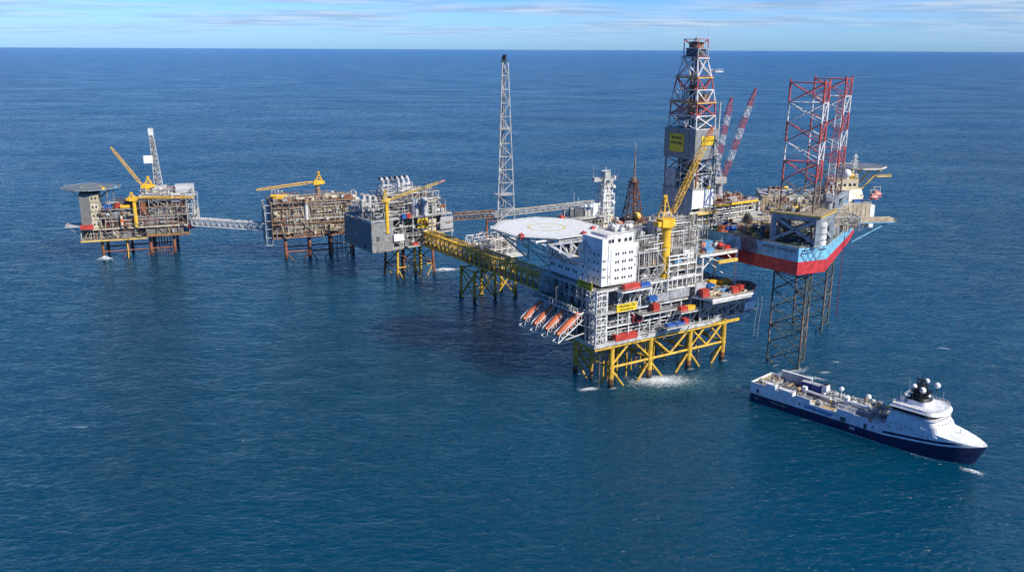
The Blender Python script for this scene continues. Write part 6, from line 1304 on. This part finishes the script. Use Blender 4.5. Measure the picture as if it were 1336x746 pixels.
bm_.bar((77.5, 9.5, 25), (80.5, 9.5, 26), .4, 'black'); bm_.box(72.5, 7.6, 24.2, 79.5, 11.4, 24.5, 'black'); bm_.box(73.6, 5, 26.6, 77.6, 13.6, 26.9, 'black')
for q_ in ((72.8, 7), (72.8, 12), (79, 7.6), (79, 11.6), (77.5, 5), (77.5, 13.6), (74, 5.2)): bm_.bar((q_[0], q_[1], 21.8), ((q_[0]+75.6*2)/3, (q_[1]+19)/3, 28.5), .32, 'black'); bm_.cyl(q_[0], q_[1], 22, 25.6, .18, 'black', 5)
ms = bm_.build('black_mast', sh)
for (x, y, z, r_) in ((73.6, 6.8, 27.0, 1.15), (77.2, 7.0, 26.2, 1.35), (76.2, 13.2, 28.5, 1.1), (80.8, 12.6, 27.9, 1.3), (79.2, 9.2, 23.6, .8), (72.4, 5.2, 23.2, .7)):
    o = MB(); o.cyl(x, y, z-r_*2.2, z-r_*.5, .2, 'black', 6); o.sph((x, y, z), r_, 'clean_white', 16); o.build('radome', sh)
for (x, y, h_) in ((84, 12, 26), (70, 3, 25), (69, 14, 27), (83, 5, 23)): o = MB(); o.cyl(x, y, 19.5, h_, .07, 'white', 5); o.build('whip_antenna', sh)
# portholes
def ph(s, z, side=-1, r_=.28, off=0.0):
    b = hb(s, z); o = MB(); o.tube((s, 9.5+side*(b-.05), z), (s, 9.5+side*(b+.05+off), z), r_, 'glass', 10); o.build('porthole', sh)
for s in (68, 71, 73, 79, 82, 84): ph(s, 8.9)
for s in (68.5, 74.5, 77.5): ph(s, 10.6)
for s in (61, 26, 4): ph(s, 6.2, r_=.45)
for s in (80, 84, 88): ph(s, 2.6, r_=.3)
o = MB(); 
for i in range(7): o.box(71+i*2.0, 1.0, 14.2, 71.7+i*2.0, 1.25, 14.9, 'glass')
for i in range(5): a = -.9+i*.28; o.tube((83.5+3.6*math.cos(a)*1.2, 9.5+7.9*math.sin(a), 14.4), (84.2+3.6*math.cos(a)*1.25, 9.5+8.3*math.sin(a), 14.4), .3, 'glass', 8)
o.build('cabin_window', sh)
o = MB(); o.sph((89.3, 9.5, 10.6), 1.8, 'ship_white', 14, (1, 1, .7)); o.bar((92, 8, 10.6), (92, 11, 10.6), .5, 'light_grey'); o.cyl(93.5, 9.5, 10, 13, .2, 'white', 6); o.build('windlass', sh)
o = MB(); o.box(67.5, .4, 9.42, 72, .9, 12.6, 'ship_white'); o.rail([(62.5, .6, 9.4), (76, .6, 12.4)], 'white'); stairs(o, (63, 2, 6), (67, 2, 9.4), 1, 'galv'); o.build('side_ladder', sh)
o = MB()
for s_ in range(4, 66, 5): o.box(s_, -.04, .5, s_+.09, 0.01, 7.4, 'galv' if s_ % 2 else 'light_grey') if False else o.box(s_, -.035, 4.2, s_+.08, 0.01, 7.4, 'light_grey')
o.box(46, -.3, 4.4, 48.5, .02, 6.4, 'dark_grey'); o.box(57, -.3, 4.3, 58.2, .02, 6.6, 'dark_grey'); o.box(3.4, -.06, 5.2, 4.4, .02, 7.2, 'navy'); o.box(50.5, -.06, 1.8, 53, .02, 3.2, 'light_grey'); o.box(2.5, -.06, 1.6, 4.6, .02, 3, 'grey'); o.build('hull_fitting', sh)
lettering('Schlumberger', sh, (35.5, -.06, 5.9), (R(90), 0, 0), 2.6, 'logo_blue', sx=1.0)
lettering('WesternGeco', sh, (15.5, -.06, 2.55), (R(90), 0, 0), 1.15, 'light_grey', sx=1.3)
foam(187.5, 323.5, 10, 4, -40, 'foam_dense', 1.0, 'white bow splash beside the ship', 21)

foam(150, 360, 96, 5, SA, 'foam_streaks', .15, 'thin foam along the waterline of the ship', 51) if False else None
x_, y_, _ = FS.w(52, -1.2); foam(x_, y_, 104, 3.2, SA, 'foam_streaks', .1, 'thin foam along the near waterline of the ship', 52)
x_, y_, _ = FS.w(-7, 9); foam(x_, y_, 20, 16, SA, 'foam_streaks', .2, 'faint wash behind the stern of the ship', 53)

o = MB()
for s_ in (6, 18, 29, 41, 49, 60, 70): o.box(s_, -.028, .2 + (s_ % 3)*.5, s_+.18, .012, 3.9, 'rust')
for s_ in (12, 23, 33, 55): o.box(s_, -.028, 4.4, s_+.14, .012, 7.0, 'old_metal')
o.build('rust_run', sh)
SC.render.engine = 'CYCLES'
SC.cycles.max_bounces = 5
